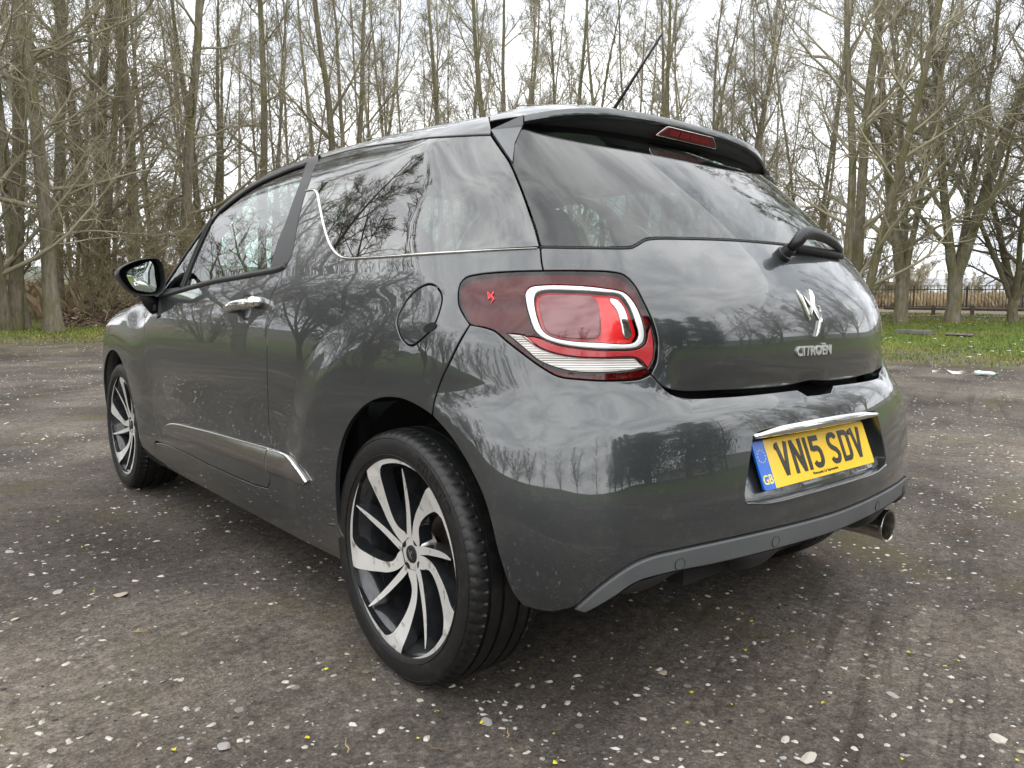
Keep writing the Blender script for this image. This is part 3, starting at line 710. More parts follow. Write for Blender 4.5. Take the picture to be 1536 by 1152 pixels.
for s in (1, -1):
    lamp_o = empty('tail_lamp'); lamp_o.parent = car
    def lp(name, P, m, **k):
        o = panel(name, P if s == 1 else mir(P), m, lamp_o, holes=[h if s == 1 else mir(h) for h in k.pop('holes', [])], **k)[0]
        return o
    lp('lens', LAMP, LENSG, holes=[RO, WHT, BAND], gap=.0008, bev=.002, deep=.012, grid=.012, off=-.001)
    lp('lamp_housing', LAMP, LENSRED, holes=[RO, WHT, BAND], gap=.003, bev=.001, deep=.02, grid=.004, off=-.011, depth_fn=flute_fn)
    lp('light_guide', RO, RINGW, holes=[RI], gap=.0004, bev=.003, deep=.012, grid=.006, off=-.001)
    lp('reflector_band', BAND, REDBAND, gap=.0005, bev=.0012, deep=.01, grid=.008, off=-.0015)
    lp('reversing_lens', WHT, LAMPWH, gap=.0005, bev=.0012, deep=.01, grid=.0016, off=-.0025, depth_fn=rib_fn)
    lp('chamber', closed_line(rin, .01), REDIN, gap=.001, bev=0, deep=-.012, grid=.012, off=-.015)
    IL = [(.7120, .905), (.7080, .914), (.6950, .9175), (.628, .9175), (.606, .9145), (.600, .905), (.5965, .860), (.598, .836), (.607, .8275), (.640, .8265), (.675, .830), (.697, .841), (.7065, .865)]
    lp('inner_lens', closed_line(IL, .006), SMOKEIN, gap=0, bev=.002, deep=.012, grid=.012, off=-.007)
    lp('bright_guide', closed_line([(.5740, .9120), (.560, .9105), (.5475, .8965), (.5375, .857), (.534, .834), (.5400, .8260), (.5490, .8290), (.5540, .855), (.5610, .888), (.5710, .902)], .006), CHROME, gap=0, bev=.002, deep=.012, grid=.01, off=-.010)
    lp('cover', closed_line(rin, .008), LENSCLR, gap=.0, bev=0, deep=.001, grid=.015, off=-.0015)

# --- roof, windscreen, bonnet, front wings (only their edges show)
def xy_of(P): return [(p[0], p[1]) for p in on_side(np.array(P))]
q_edge = xy_of(smooth_line(LN['qtop'][::-1], .02)); c_edge = xy_of(smooth_line(CANT[3:][::-1], .02))
r_left = joinl([(q_edge[0][0] * 1.0, q_edge[0][1])], q_edge, c_edge)
xf, yf_ = r_left[-1]
seam = [(0, .150), (-.25, .142), (-.42, .115), (-.51, .065), (r_left[0][0], r_left[0][1])]
rl = joinl(smooth_line(seam, .02), r_left, smooth_line([(xf, yf_), (-.5, 1.455), (-.25, 1.485), (0, 1.495)], .02))
rl_full = joinl(rl, [(-a, b) for a, b in rl][::-1])
roof = panel('roof', rl_full, PAINT, car, top=True, grid=.035, gap=.0015)[0]
wl_ = joinl(smooth_line([(0, 1.497), (-.25, 1.487), (-.5, 1.46), (-.545, 1.455)], .03), smooth_line([(-.545, 1.455), (-.60, 1.75), (-.65, 2.02)], .03), smooth_line([(-.65, 2.02), (-.35, 2.10), (0, 2.13)], .03))
panel('windscreen', joinl(wl_, [(-a, b) for a, b in wl_][::-1]), GL_WIND, car, top=True, grid=.05, gap=.002, deep=.004)
ap = joinl(smooth_line([(-.548, 1.452), (-.603, 1.75), (-.653, 2.02)], .03), smooth_line([(-.653, 2.02), (-.79, 2.03)], .03), smooth_line([(-.79, 2.03), (-.765, 1.80), (-.715, 1.60), (xf - .012, yf_)], .03))
panel('windscreen_pillar', ap, PAINT, car, top=True, grid=.04, gap=.001, off=-.002, mirror=True)
hl = joinl(smooth_line([(0, 2.134), (-.35, 2.104), (-.655, 2.026), (-.775, 2.035)], .03), smooth_line([(-.775, 2.035), (-.775, 2.5), (-.70, 2.95), (-.55, 3.10)], .03), smooth_line([(-.55, 3.10), (-.3, 3.15), (0, 3.17)], .03))
panel('bonnet', joinl(hl, [(-a, b) for a, b in hl][::-1]), PAINT, car, top=True, grid=.05, gap=.001, off=-.001)
FY, FR = 2.464, .352
fa = [yz(FY - FR * math.cos(t), .31 + FR * math.sin(t)) for t in np.linspace(-.33, math.pi + .33, 26)]
wing = joinl(smooth_line(LN['doorfront'][:-1] + [(3.052, .85), (3.035, .893)]), smooth_line([(3.035, .893), yz(2.05, .895), yz(2.3, .872), yz(2.6, .835), yz(2.85, .785), (UF + .15, .73)]),
             smooth_line([(UF + .15, .73), (UF + .12, .45), fa[-1]]), smooth_line(fa[::-1]), smooth_line([fa[0], (2.99, .20), (2.985, .302), LN['doorfront'][0]]))
panel('front_wing', wing, PAINT, car, grid=.03, mirror=True)
fb = joinl(smooth_line([(UF + .16, .73), (UF + .4, .69), (UF + .94, .66), (UF + 1.24, .655)], .03), smooth_line([(UF + 1.24, .655), (UF + 1.24, .24)], .03), smooth_line([(UF + 1.24, .24), (UF + .3, .24), (fa[-1][0], .20)], .03), smooth_line([(fa[-1][0], .20), fa[-1], (UF + .13, .45), (UF + .16, .73)], .03))
def on_front(): pass
panel('front_bumper', fb, PAINT, car, grid=.04, mirror=True)

# --- roof spoiler with the high brake lamp
ns = 61
ss = np.sin(np.linspace(-1, 1, ns) * math.pi / 2)
sx_ = np.abs(ss)
seam_xy = np.stack([.560 * ss, np.interp(sx_, [0, .45, .75, .91, 1.0], [.147, .139, .112, .062, .000])], -1)
Ps = on_top(seam_xy)
te = np.stack([.520 * ss, -.170 + .030 * sx_ ** 2 + .062 * sx_ ** 4, 1.385 - .014 * sx_ ** 2 - .030 * sx_ ** 4], -1)
rows = []
for t in np.linspace(0, 1, 9):
    P = Ps * (1 - t) + te * t; P[:, 2] += (.002 * min(1, 4 * t) + .018 * math.sin(math.pi * t)) * (1 - sx_ ** 6); rows.append(P)
for dy, dz in ((-.003, -.004), (-.003, -.014), (.003, -.020), (.006, -.021), (.014, -.034), (.024, -.047), (.050, -.060)):
    k = 1 - .45 * sx_ ** 3
    rows.append(te + np.stack([0 * ss, dy * np.ones(ns), dz * np.where(dz < -.03, k, 1)], -1) if dz > -.03 else te + np.stack([0 * ss, dy * np.ones(ns), dz * k], -1))
V = np.concatenate(rows); nr = len(rows)
F_ = [(k * ns + i, (k + 1) * ns + i, (k + 1) * ns + i + 1, k * ns + i + 1) for k in range(nr - 1) for i in range(ns - 1)]
me = mesh('roof_spoiler', V, F_); me.set_sharp_from_angle(angle=math.radians(35))
spo = link('roof_spoiler', me, [PAINT, BLKPL], car)
me.polygons.foreach_set('material_index', [0 if k < 11 else 1 for k in range(nr - 1) for i in range(ns - 1)])
for s in (-1, 1):
    (A, na_), (Cc, nc_) = at_side(TG[0][0] + .001, TG[0][1] + .004, .010), at_side(TG[2][0] - .012, TG[2][1] - .008, .009); m_ = MB()
    A = Vector((-A.x * s, A.y, A.z)); Cc = Vector((-Cc.x * s, Cc.y, Cc.z)); B = Vector((.5215 * s, -.0785, 1.3425))
    B2 = B + Vector((0, .001, -.022)); inn = Vector((-.022 * s, .020, -.004))
    Vv = [A, B, B2, Cc, A + inn, B + inn, B2 + inn, Cc + inn + Vector((0, .01, .006))]
    mid = (B2 + Cc) / 2 + Vector((.006 * s, .004, 0))
    m_.add(Vv + [mid, mid + inn], [(0, 1, 2, 8, 3) if s < 0 else (3, 8, 2, 1, 0), (1, 2, 6, 5), (2, 8, 9, 6), (8, 3, 7, 9), (0, 3, 7, 4), (0, 1, 5, 4)], 0)
    m_.m = [0, 1, 1, 1, 1, 1]
    m_.build('spoiler_fin', [PAINT, BLKPL], spo, smooth=False)
bl = [(-.130, 1.3385), (-.124, 1.345), (-.103, 1.361), (-.096, 1.3635), (.096, 1.3635), (.103, 1.361), (.124, 1.345), (.130, 1.3385)]
m_ = MB(); nb = len(bl)
y_of = lambda z, d: -.166 + (1.362 - z) * .45 - d
m_.add([(x, y_of(z, 0) + .02, z) for x, z in bl] + [(x, y_of(z, .006), z) for x, z in bl] + [(x * .97, y_of(z, .009), 1.3505 + (z - 1.3505) * .88) for x, z in bl],
       [(i, (i + 1) % nb, nb + (i + 1) % nb, nb + i) for i in range(nb)] + [(nb + i, nb + (i + 1) % nb, 2 * nb + (i + 1) % nb, 2 * nb + i) for i in range(nb)] + [tuple(range(2 * nb, 3 * nb))])
bo = m_.build('high_brake_lamp', BRKRED, spo, smooth=False)
m_ = MB(); m_.tube([(x * 1.01, y_of(z, .006), z) for x, z in bl + bl[:1]], .0013, 6, cap=False); m_.build('brake_lamp_rim', SATIN, spo)
for k in range(4):
    x0 = -.066 + .044 * k; m_ = MB(); q = [(x0 - .019, 1.344), (x0 + .019, 1.344), (x0 + .019, 1.358), (x0 - .019, 1.358)]
    m_.add([(x, y_of(z, .0094), z) for x, z in q], [(0, 1, 2, 3)]); m_.build('lamp_element', REDIN if k == 9 else mat('brake_cell_red', (.17, .004, .006), .35), spo, smooth=False)

# --- aerial
m_ = MB(); m_.tube([(0, .150, 1.425), (0, .143, 1.447)], [.016, .009], 14)
aer = m_.build('aerial', BLACK, car)
m_ = MB(); m_.tube([(0, .143, 1.443), (0, .118, 1.470), (0, .04, 1.545), (0, -.063, 1.648)], [.0065, .006, .0038, .0034], 10); m_.build('aerial_mast', BLACK, aer)

# --- rear wiper
wp, wn_ = at_side(.012, 1.018, off=.0)
m_ = MB(); m_.tube([wp - wn_ * .01, wp + wn_ * .012, wp + wn_ * .014, wp + wn_ * .030], [.021, .021, .0165, .0155], 20)
wip = m_.build('rear_wiper', BLACK, car, sharp=35)
def gl(u_, z_, off): return at_side(u_, z_, off)[0]
arm = [gl(.012, 1.018, .028), gl(.004, 1.021, .048), gl(-.018, 1.031, .060), gl(-.05, 1.038, .061), gl(-.11, 1.041, .056), gl(-.17, 1.042, .049), gl(-.24, 1.041, .039), gl(-.31, 1.039, .026), gl(-.35, 1.036, .014)]
m_ = MB(); m_.tube(arm, [.0130, .0180, .0190, .0172, .0150, .0136, .0118, .0092, .0060], 14, flat=.85); m_.build('wiper_arm', BLACK, wip)
bld = [gl(-.05 - .31 * t, 1.036 - .004 * t, .010) for t in np.linspace(0, 1, 10)]
m_ = MB(); m_.tube(bld, .0075, 8, flat=1.5); m_.build('wiper_blade', SEAL, wip)

# --- door mirrors
rim = [(-.992, .994), (-.984, 1.015), (-.962, 1.031), (-.926, 1.048), (-.885, 1.058), (-.851, 1.059), (-.834, 1.046), (-.825, 1.016), (-.821, .969), (-.827, .940), (-.843, .921), (-.875, .914), (-.924, .916), (-.952, .930), (-.974, .957)]
gls = [(-.960, .996), (-.945, 1.014), (-.911, 1.032), (-.871, 1.047), (-.863, 1.033), (-.859, .989), (-.855, .945), (-.863, .930), (-.905, .931), (-.931, .938), (-.947, .958)]
rimS = closed_line(rim, .008); glS = closed_line(gls, .008)
cx_, cz_ = -.905, .988
for s in (1, -1):
    m_ = MB(); n = len(rimS)
    loops = []
    for y_, k, dz in ((1.762, .80, 0), (1.742, .87, 0), (1.726, .955, 0), (1.720, .985, 0), (1.7215, 1.0, 0), (1.735, 1.015, 0), (1.765, 1.01, 0), (1.80, .95, 0), (1.835, .82, -.004), (1.86, .62, -.008), (1.875, .36, -.012), (1.88, .06, -.014)):
        loops.append([((cx_ + (x - cx_) * k) * s, y_ + .06 * (x + .82) * (-1 if k <= 1.0 and y_ < 1.73 else -1) * .35, cz_ + (z - cz_) * k + dz) for x, z in rimS])
    V = [p for L_ in loops for p in L_]
    F_ = [(a * n + i, a * n + (i + 1) % n, (a + 1) * n + (i + 1) % n, (a + 1) * n + i) for a in range(len(loops) - 1) for i in range(n)]
    F_.append(tuple(range(n)))
    if s < 0: F_ = [f[::-1] for f in F_]
    m_.add(V, F_)
    mo = m_.build('door_mirror', BLACK, car)
    # convex glass
    ng = len(glS); V = []; F_ = []
    for k, yy in ((1, 1.7335), (.7, 1.7315), (.35, 1.7305)):
        V += [((-.906 + (x + .906) * k) * s, yy + .02 * (-.906 - x) * .6, .988 + (z - .988) * k) for x, z in glS]
    V.append((-.906 * s, 1.730, .988))
    for a in range(2): F_ += [(a * ng + i, a * ng + (i + 1) % ng, (a + 1) * ng + (i + 1) % ng, (a + 1) * ng + i) for i in range(ng)]
    F_ += [(2 * ng + i, 2 * ng + (i + 1) % ng, 3 * ng) for i in range(ng)]
    m_ = MB(); m_.add(V, F_); m_.build('mirror_glass', MIRR, mo)
    m_ = MB()
    m_.tube([(-.885 * s, 1.775, .935), (-.868 * s, 1.785, .895), (-.838 * s, 1.80, .872)], [.026, .024, .030], 12, flat=1.3); m_.build('mirror_arm', BLACK, mo)
    m_ = MB()
    p_, n_ = at_side(*to_uv((-.84, 1.80, .855)), off=.003)
    q_ = [at_side(*to_uv((-.84, y_, z_)), off=.006)[0] for y_, z_ in ((1.87, .905), (1.76, .912), (1.735, .835), (1.765, .825))]
    q2 = [v + Vector((.02, 0, 0)) for v in q_]
    m_.add([(v.x * s, v.y, v.z) for v in q_ + q2], [(0, 1, 2, 3), (0, 4, 5, 1), (1, 5, 6, 2), (2, 6, 7, 3), (3, 7, 4, 0)]); m_.build('mirror_foot', FRAME, mo, smooth=False)
    m_ = MB(); m_.box(((p_.x - .010) * s, 1.775, .868), (.012, .022, .024)); m_.build('mirror_camera', BLACK, mo, smooth=False)

# --- number plate
pc = Vector((0, -.580, .542)); tilt = .372
Rp = Matrix.Rotation(-tilt, 3, 'X') @ Matrix.Rotation(math.radians(90), 3, 'X')
def pl(x, y, z): return pc + Rp @ Vector((x, y, z))
def rrect(x0, x1, y0, y1, r, corners=(1, 1, 1, 1), n=5):
    out = []
    for (cx, cy, a0, on) in ((x1 - r, y0 + r, -90, corners[0]), (x1 - r, y1 - r, 0, corners[1]), (x0 + r, y1 - r, 90, corners[2]), (x0 + r, y0 + r, 180, corners[3])):
        if on: out += [(cx + r * math.cos(math.radians(a0 + 90 * k / n)), cy + r * math.sin(math.radians(a0 + 90 * k / n))) for k in range(n + 1)]
        else: out.append((cx + r * (1 if a0 in (-90, 0) else -1), cy + r * (1 if a0 in (0, 90) else -1)))
    return out
def prism2d(P, z0, z1):
    n = len(P); return [pl(x, y, z0) for x, y in P] + [pl(x, y, z1) for x, y in P], [tuple(range(n, 2 * n))] + [(i, (i + 1) % n, n + (i + 1) % n, n + i) for i in range(n)]
m_ = MB(); m_.add(*prism2d(rrect(-.2135, .26, -.0555, .0555, .007, (1, 1, 0, 0)), -.004, .001)); plate = m_.build('number_plate', YELLOW, car, smooth=False)
m_ = MB(); m_.add(*prism2d(rrect(-.26, -.2135, -.0555, .0555, .007, (0, 0, 1, 1)), -.004, .001)); m_.build('plate_band', PBLUE, plate, smooth=False)
def stroke(pts, w, z0, z1):
    """flat ribbon of width w along pts with mitred joints"""
    P = [Vector(p) for p in pts]; L_ = []; R_ = []
    for i, p in enumerate(P):
        a = (P[i] - P[i - 1]).normalized() if i else (P[1] - P[0]).normalized()
        b = (P[i + 1] - P[i]).normalized() if i < len(P) - 1 else a
        t = (a + b).normalized(); n_ = Vector((-t.y, t.x)); c_ = max(.5, t.dot(a))
        L_.append(p + n_ * w / 2 / c_); R_.append(p - n_ * w / 2 / c_)
    n_ = len(P)
    V = [pl(q.x, q.y, z1) for q in L_ + R_] + [pl(q.x, q.y, z0) for q in L_ + R_]
    F_ = [(i + n_, i + 1 + n_, i + 1, i) for i in range(n_ - 1)] + [(i, i + 1, 2 * n_ + i + 1, 2 * n_ + i) for i in range(n_ - 1)] + [(i + n_ + 1, i + n_, 3 * n_ + i, 3 * n_ + i + 1) for i in range(n_ - 1)]
    return V, F_
def arcp(cx, cy, rx, ry, a0, a1, n=9): return [(cx + rx * math.cos(math.radians(a0 + (a1 - a0) * k / n)), cy + ry * math.sin(math.radians(a0 + (a1 - a0) * k / n))) for k in range(n + 1)]
h, w, sw = .079, .050, .0135
def glyph(ch):
    a, b = w / 2 - sw / 2, h / 2 - sw / 2
    if ch == 'V': return [[(-a - .001, h / 2), (0, -h / 2 + .002)], [(a + .001, h / 2), (0, -h / 2 + .002)]]
    if ch == 'N': return [[(-a, -h / 2), (-a, h / 2)], [(a, -h / 2), (a, h / 2)], [(-a, h / 2 - .004), (a, -h / 2 + .004)]]
    if ch == '1': return [[(0, -h / 2), (0, h / 2)]]
    if ch == 'D': return [[(-a, -h / 2), (-a, h / 2)], [(-a, b)] + arcp(a - .014, b - .014, .014, .014, 90, 0, 6) + arcp(a - .014, -b + .014, .014, .014, 0, -90, 6) + [(-a, -b)]]
    if ch == '5': return [[(a, b), (-a + .002, b)], [(-a + .003, h / 2), (-a, .004)], [(-a, .006), (-a + .004, .008)] + arcp(a - .017, -.0085, .017, .017, 90, 0, 6) + arcp(a - .016, -b + .016, .016, .016, 0, -90, 6) + arcp(-a + .014, -b + .014, .014, .014, 270, 195, 5)]
    if ch == 'S': return [arcp(a - .013, b - .013, .013, .013, 15, 90, 5) + arcp(-a + .015, b - .015, .015, .015, 90, 180, 6) + [(-a + .001, .012), (-a + .008, .004), (a - .008, -.006), (a - .001, -.014)] + arcp(a - .015, -b + .015, .015, .015, 0, -90, 6) + arcp(-a + .014, -b + .014, .014, .014, 270, 195, 5)]
x = -.176
for ch in 'VN15 SDV':
    if ch == ' ': x += .033 - .011; continue
    cw = sw if ch == '1' else w
    m_ = MB()
    for k, st in enumerate(glyph(ch)): m_.add(*stroke([(px + x + cw / 2, py + .004) for px, py in st], sw, .001, .0022 + .00015 * k))
    m_.build('plate_character', PBLACK, plate, smooth=False)
    x += cw + .011
def text_mesh(name, body, size, fn, m, parent, extrude=.0004, ax='CENTER', sx=1.0, bold=0.0):
    cu = bpy.data.curves.new(name, 'FONT'); cu.body = body; cu.size = size; cu.align_x = ax; cu.align_y = 'CENTER'; cu.extrude = extrude; cu.offset = bold; cu.resolution_u = 3
    ob = bpy.data.objects.new(name + '_curve', cu); C.objects.link(ob)
    dg = bpy.context.evaluated_depsgraph_get(); me = bpy.data.meshes.new_from_object(ob.evaluated_get(dg)); me.name = name
    bpy.data.objects.remove(ob)
    co = np.array([tuple(v.co) for v in me.vertices])
    if getattr(fn, 'batch', False): co = fn(co[:, 0] * sx, co[:, 1], co[:, 2])
    else: co = [fn(x * sx, y, z) for x, y, z in co]
    for v, q in zip(me.vertices, co): v.co = q
    o = bpy.data.objects.new(name, me); C.objects.link(o); me.materials.clear(); me.materials.append(m); o.parent = parent
    return o
text_mesh('dealer_lettering', 'Motorpoint Car Supermarket', .0105, lambda x, y, z: pl(x + .012, y - .0445, .0014 + z), PBLACK, plate, sx=.95)
text_mesh('country_lettering', 'GB', .030, lambda x, y, z: pl(x - .2365, y - .034, .0014 + z), PGOLD, plate, bold=.0006)
for k in range(12):
    a = 2 * math.pi * k / 12; m_ = MB(); cx, cy = -.2365 + .0145 * math.cos(a), .020 + .0145 * math.sin(a)
    st = [(cx + (.0024 if j % 2 == 0 else .001) * math.sin(j * math.pi / 5), cy + (.0024 if j % 2 == 0 else .001) * math.cos(j * math.pi / 5)) for j in range(10)][::-1]
    m_.add(*prism2d(st, .001, .0014)); m_.build('star', PGOLD, plate, smooth=False)
for x_ in (-.172, .172):
    m_ = MB(); m_.tube([pl(x_, .034, .001), pl(x_, .034, .0036), pl(x_, .034, .0042)], [.0072, .0068, .004], 16); m_.build('plate_screw', PBLACK, plate, sharp=40)

# --- tailgate emblem and lettering
def tail_map(dx, dz, off, lift=1.0):
    def f(x, y, z):
        P = on_side(np.stack([-(x + dx), y + dz], -1)); return P + body_grad(P) * (off + z)[:, None]
    f.batch = True
    return f
def tail_pts(a, b, o):
    P = on_side(np.stack([-a, b], -1)); return P + body_grad(P) * o
def emblem(name, polys, sz, parent, m=CHROME, cx=0, cz=.882, off=.0005, hgt=.005, side=None):
    for P in polys:
        m_ = MB(); n = len(P); c = (sum(p[0] for p in P) / n, sum(p[1] for p in P) / n)
        f = side or tail_pts
        A_ = np.array(P); base = list(f(cx + A_[:, 0] * sz, cz + A_[:, 1] * sz, off))
        mid = list(f(cx + A_[:, 0] * sz, cz + A_[:, 1] * sz, off + hgt * .7))
        top = list(f(cx + (c[0] + (A_[:, 0] - c[0]) * .68) * sz, cz + (c[1] + (A_[:, 1] - c[1]) * .68) * sz, off + hgt))
        m_.add(base + mid + top, [(i, (i + 1) % n, n + (i + 1) % n, n + i) for i in range(n)] + [(n + i, n + (i + 1) % n, 2 * n + (i + 1) % n, 2 * n + i) for i in range(n)] + [tuple(range(2 * n, 3 * n))])
        m_.build(name, m, parent, smooth=False)
DS = [[(-.52, .55), (-.36, .52), (-.16, -.30), (-.29, -.34)],
      [(-.38, .54), (-.22, .36), (.11, .07), (.02, -.05), (-.16, -.32), (-.20, -.16), (-.08, .05)],
      [(.22, .58), (.37, .52), (.15, .10), (.48, -.30), (.36, -.42), (.00, .06)],
      [(.48, -.30), (.36, -.42), (.16, -.76), (.02, -.80), (.14, -.58), (.28, -.34)]]
emblem('tailgate_emblem', DS, .082, tail, cz=.889, hgt=.005)
text_mesh('model_number', '3', .020, tail_map(.038, .889, .002), CHROME, tail, extrude=.0015, bold=.0006)
text_mesh('maker_badge', 'CITRO\u00cbN', .032, tail_map(0, .789, .002), BADGE, tail, extrude=.0022, sx=1.20, bold=.0006)
for s in (1, -1):
    def f(a, b, o, s=s):
        P = on_side(np.array([to_uv((-.745 + p * .8, -.241 - p * .6, q)) for p, q in zip(a, b)])); return (P + body_grad(P) * o) * np.array([s, 1., 1.])
    emblem('lamp_emblem', DS, .018, car, m=REDIN, cx=0, cz=.909, off=.0, hgt=.0012, side=f)

# --- wheels
def spoke_poly(lead, trail):
    return [(r * math.cos(math.radians(a)), r * math.sin(math.radians(a))) for r, a in lead] + [(r * math.cos(math.radians(a)), r * math.sin(math.radians(a))) for r, a in trail[::-1]]
def dens(P, step=.008): return smooth_line(P, step)
def make_wheel():
    """wheel with its outer face towards -x, axle at the origin"""
    root = empty('wheel')
    xo = -.1025
    prof = [(-.082, .222), (-.0965, .226), (-.1010, .233), (-.1035, .246), (-.1045, .262), (-.1030, .278), (-.0985, .290), (-.0930, .2965), (-.086, .3005), (-.076, .3030), (-.066, .3045), (-.0635, .3045), (-.0632, .2985), (-.0548, .2985), (-.0545, .3055), (-.030, .3065), (-.0275, .3065), (-.0272, .3), (-.0188, .3), (-.0185, .3068), (0, .3072)]
    prof = [(x, .2285 + (r - .222) * .857) for x, r in prof]
    prof = prof + [(-x, r) for x, r in prof[:-1][::-1]]
    n = 432; V = []; F_ = []; m = len(prof); per = 432 // 72
    for k in range(n):
        a = 2 * math.pi * k / n
        for j, (x, r) in enumerate(prof):
            rr = r
            ax_ = abs(x)
            if .066 <= ax_ <= .097 and r > .285:
                ph = (k + int((ax_ - .066) / .031 * 3 * (1 if x < 0 else -1))) % per
                if ph == 0: rr -= .0045
            V.append((x, rr * math.cos(a), rr * math.sin(a)))
    for k in range(n):
        for j in range(m - 1): F_.append((k * m + j, k * m + j + 1, ((k + 1) % n) * m + j + 1, ((k + 1) % n) * m + j))
    me = mesh('tyre', V, [f[::-1] for f in F_]); me.set_sharp_from_angle(angle=math.radians(38))
    ty = link('tyre', me, RUBBER, root)
    def on_wall(x, y, z, r=.2625, a0=0.0):
        ang = a0 - x / r; rad = r + y
        return Vector((-.1045 - z, -rad * math.cos(ang), rad * math.sin(ang)))
    text_mesh('tyre_lettering', 'PRESTO', .030, lambda x, y, z: on_wall(x, y, z * .6, a0=math.radians(52)), RUBBER, ty, extrude=.0012, sx=1.5, bold=.0008)
    for rr_ in (.2425, .2815):
        m_ = MB(); m_.tube([(-.1035 if rr_ < .25 else -.1018, rr_ * math.cos(t), rr_ * math.sin(t)) for t in np.linspace(0, 2 * math.pi, 121)], .0011, 5, cap=False); m_.build('tyre_bead_line', RUBBER, ty)
    m_ = MB()
    m_.lathe([(-.088, .2345), (-.0955, .2352), (-.0990, .2362), (-.1005, .2378), (-.0990, .2395), (-.092, .2395), (-.088, .236)], 120)
    m_.build('rim_lip', DARKRIM, root, sharp=50)
    m_ = MB(); m_.lathe([(-.089, .2350), (-.078, .219), (-.05, .206), (.0, .200), (.07, .200), (.09, .21)], 90); m_.build('rim_barrel', DARKRIM, root)
    m_ = MB(); m_.lathe([(.012, .03), (.012, .135), (.022, .135), (.022, .03)], 60); m_.build('brake_disc', DISC, root, sharp=40)
    m_ = MB(); m_.lathe([(.028, .0), (.03, .20)], 40); m_.build('backing_plate', WELL, root)
    def dish(r): return -.0945 + .036 * max(0.0, 1 - (r / .215) ** 2)
    def solid(name, P, thick, mats, inset_b=.0):
        P = ccw([(a * 1.027, b * 1.027) for a, b in P]); n = len(P)
        Vt = [(dish(math.hypot(a, b)), -a, b) for a, b in P]
        Pb = inset(np.array(P), -.003); Vb = [(dish(math.hypot(a, b)) + thick, -a, b) for a, b in Pb]
        tri = geometry.delaunay_2d_cdt([Vector(p) for p in P], [(i, (i + 1) % n) for i in range(n)], [], 0, 1e-7)
        t2 = np.array([tuple(v) for v in tri[0]]); tf = [tuple(f) for f in tri[2]]
        keep = inside_poly(np.array([t2[list(f)].mean(0) for f in tf]), P); tf = [f for f, k_ in zip(tf, keep) if k_]
        m_ = MB()
        vv = [(dish(math.hypot(v[0], v[1])) - .0004, -v[0], v[1]) for v in tri[0]]
        m_.add(vv, tf, 0)
        m_.add(Vt + Vb, [(i, n + i, n + (i + 1) % n, (i + 1) % n) for i in range(n)], 1)
        return m_.build(name, mats, root, smooth=False)
    lead = [(.2285, 0), (.205, 2.5), (.17, 6.5), (.14, 10.5), (.11, 16.5), (.08, 22), (.06, 25), (.040, 28)]
    trail = [(.2140, -19), (.2055, -15), (.192, -11.5), (.17, -8), (.132, -1.5), (.10, 4), (.08, 5), (.065, 0), (.055, -9), (.040, -22)]
    def P_(L_): return [(r * math.cos(math.radians(a)), r * math.sin(math.radians(a))) for r, a in L_]
    arc_o = [(.2285, a) for a in np.linspace(0, -66, 24)]; arc_i = [(.2140 + .0140 * ((-19 - a) / 47) ** 1.5, a) for a in np.linspace(-19, -66, 20)]
    big = smooth_line(P_(lead[::-1]), .008)[:-1] + P_(arc_o) + P_(arc_i[::-1])[1:] + smooth_line(P_(trail), .008)[1:]
    tc_ = [(.040, 43, .0100), (.055, 40, .0096), (.07, 37.5, .0092), (.10, 34, .0084), (.15, 31.5, .0070), (.19, 30, .0044), (.209, 29.3, .0016)]
    thin = smooth_line(P_([(r, a + math.degrees(w_ / r)) for r, a, w_ in tc_]), .008) + smooth_line(P_([(r, a - math.degrees(w_ / r)) for r, a, w_ in tc_[::-1]]), .008)
    for k in range(5):
        rot = math.radians(56 + 72 * k); c_, s_ = math.cos(rot), math.sin(rot)
        solid('spoke', [(a * c_ - b * s_, a * s_ + b * c_) for a, b in big], .034, [MACH, DARKRIM])
        solid('thin_spoke', [(a * c_ - b * s_, a * s_ + b * c_) for a, b in thin], .040, [MACH, DARKRIM])
    m_ = MB(); m_.lathe([(-.0575, .020), (-.0578, .034), (-.0570, .046), (-.053, .050), (-.02, .060)], 60); m_.build('hub', MACH, root, sharp=50)
    m_ = MB(); m_.lathe([(-.0575, .0215), (-.0605, .0205), (-.0615, .016), (-.0618, .0001)], 40); cap = m_.build('hub_cap', BLACK, root, sharp=50)
    m_ = MB()
    for P in ([(-.010, .010), (-.006, .010), (.002, -.002), (-.001, -.010)], [(.004, .010), (.009, .009), (.001, -.001), (.009, -.009), (.004, -.010), (-.002, -.001)]):
        m_.add([(-.0622, -a, b) for a, b in P], [tuple(range(len(P)))])
    m_.build('hub_emblem', SATIN, cap, smooth=False)
    for k in range(4):
        a = math.radians(62 + 90 * k); m_ = MB()
        m_.tube([(-.0594, -.041 * math.cos(a), .041 * math.sin(a)), (-.0570, -.041 * math.cos(a), .041 * math.sin(a))], .0115, 20); m_.build('bolt_hole', WELL, root, sharp=40)
        m_ = MB(); m_.tube([(-.0598, -.041 * math.cos(a), .041 * math.sin(a)), (-.0594, -.041 * math.cos(a), .041 * math.sin(a))], .0065, 6); m_.build('wheel_bolt', BLACK, root, smooth=False)
    return root
def copy_tree(o, parent=None):
    c_ = o.copy(); C.objects.link(c_); c_.parent = parent
    for ch in [x for x in C.objects if x.parent == o]: copy_tree(ch, c_)
    return c_
wh = make_wheel()
wh.parent = car; wh.location = (-.7305, 0, .3020)
for loc, rx, rz in (((-.727, 2.464, .3020), math.radians(31), 0), ((.7305, 0, .3020), .3, math.pi), ((.727, 2.464, .3020), .7, math.pi)):
    w_ = copy_tree(wh, car); w_.location = loc; w_.rotation_euler = (rx, 0, rz)

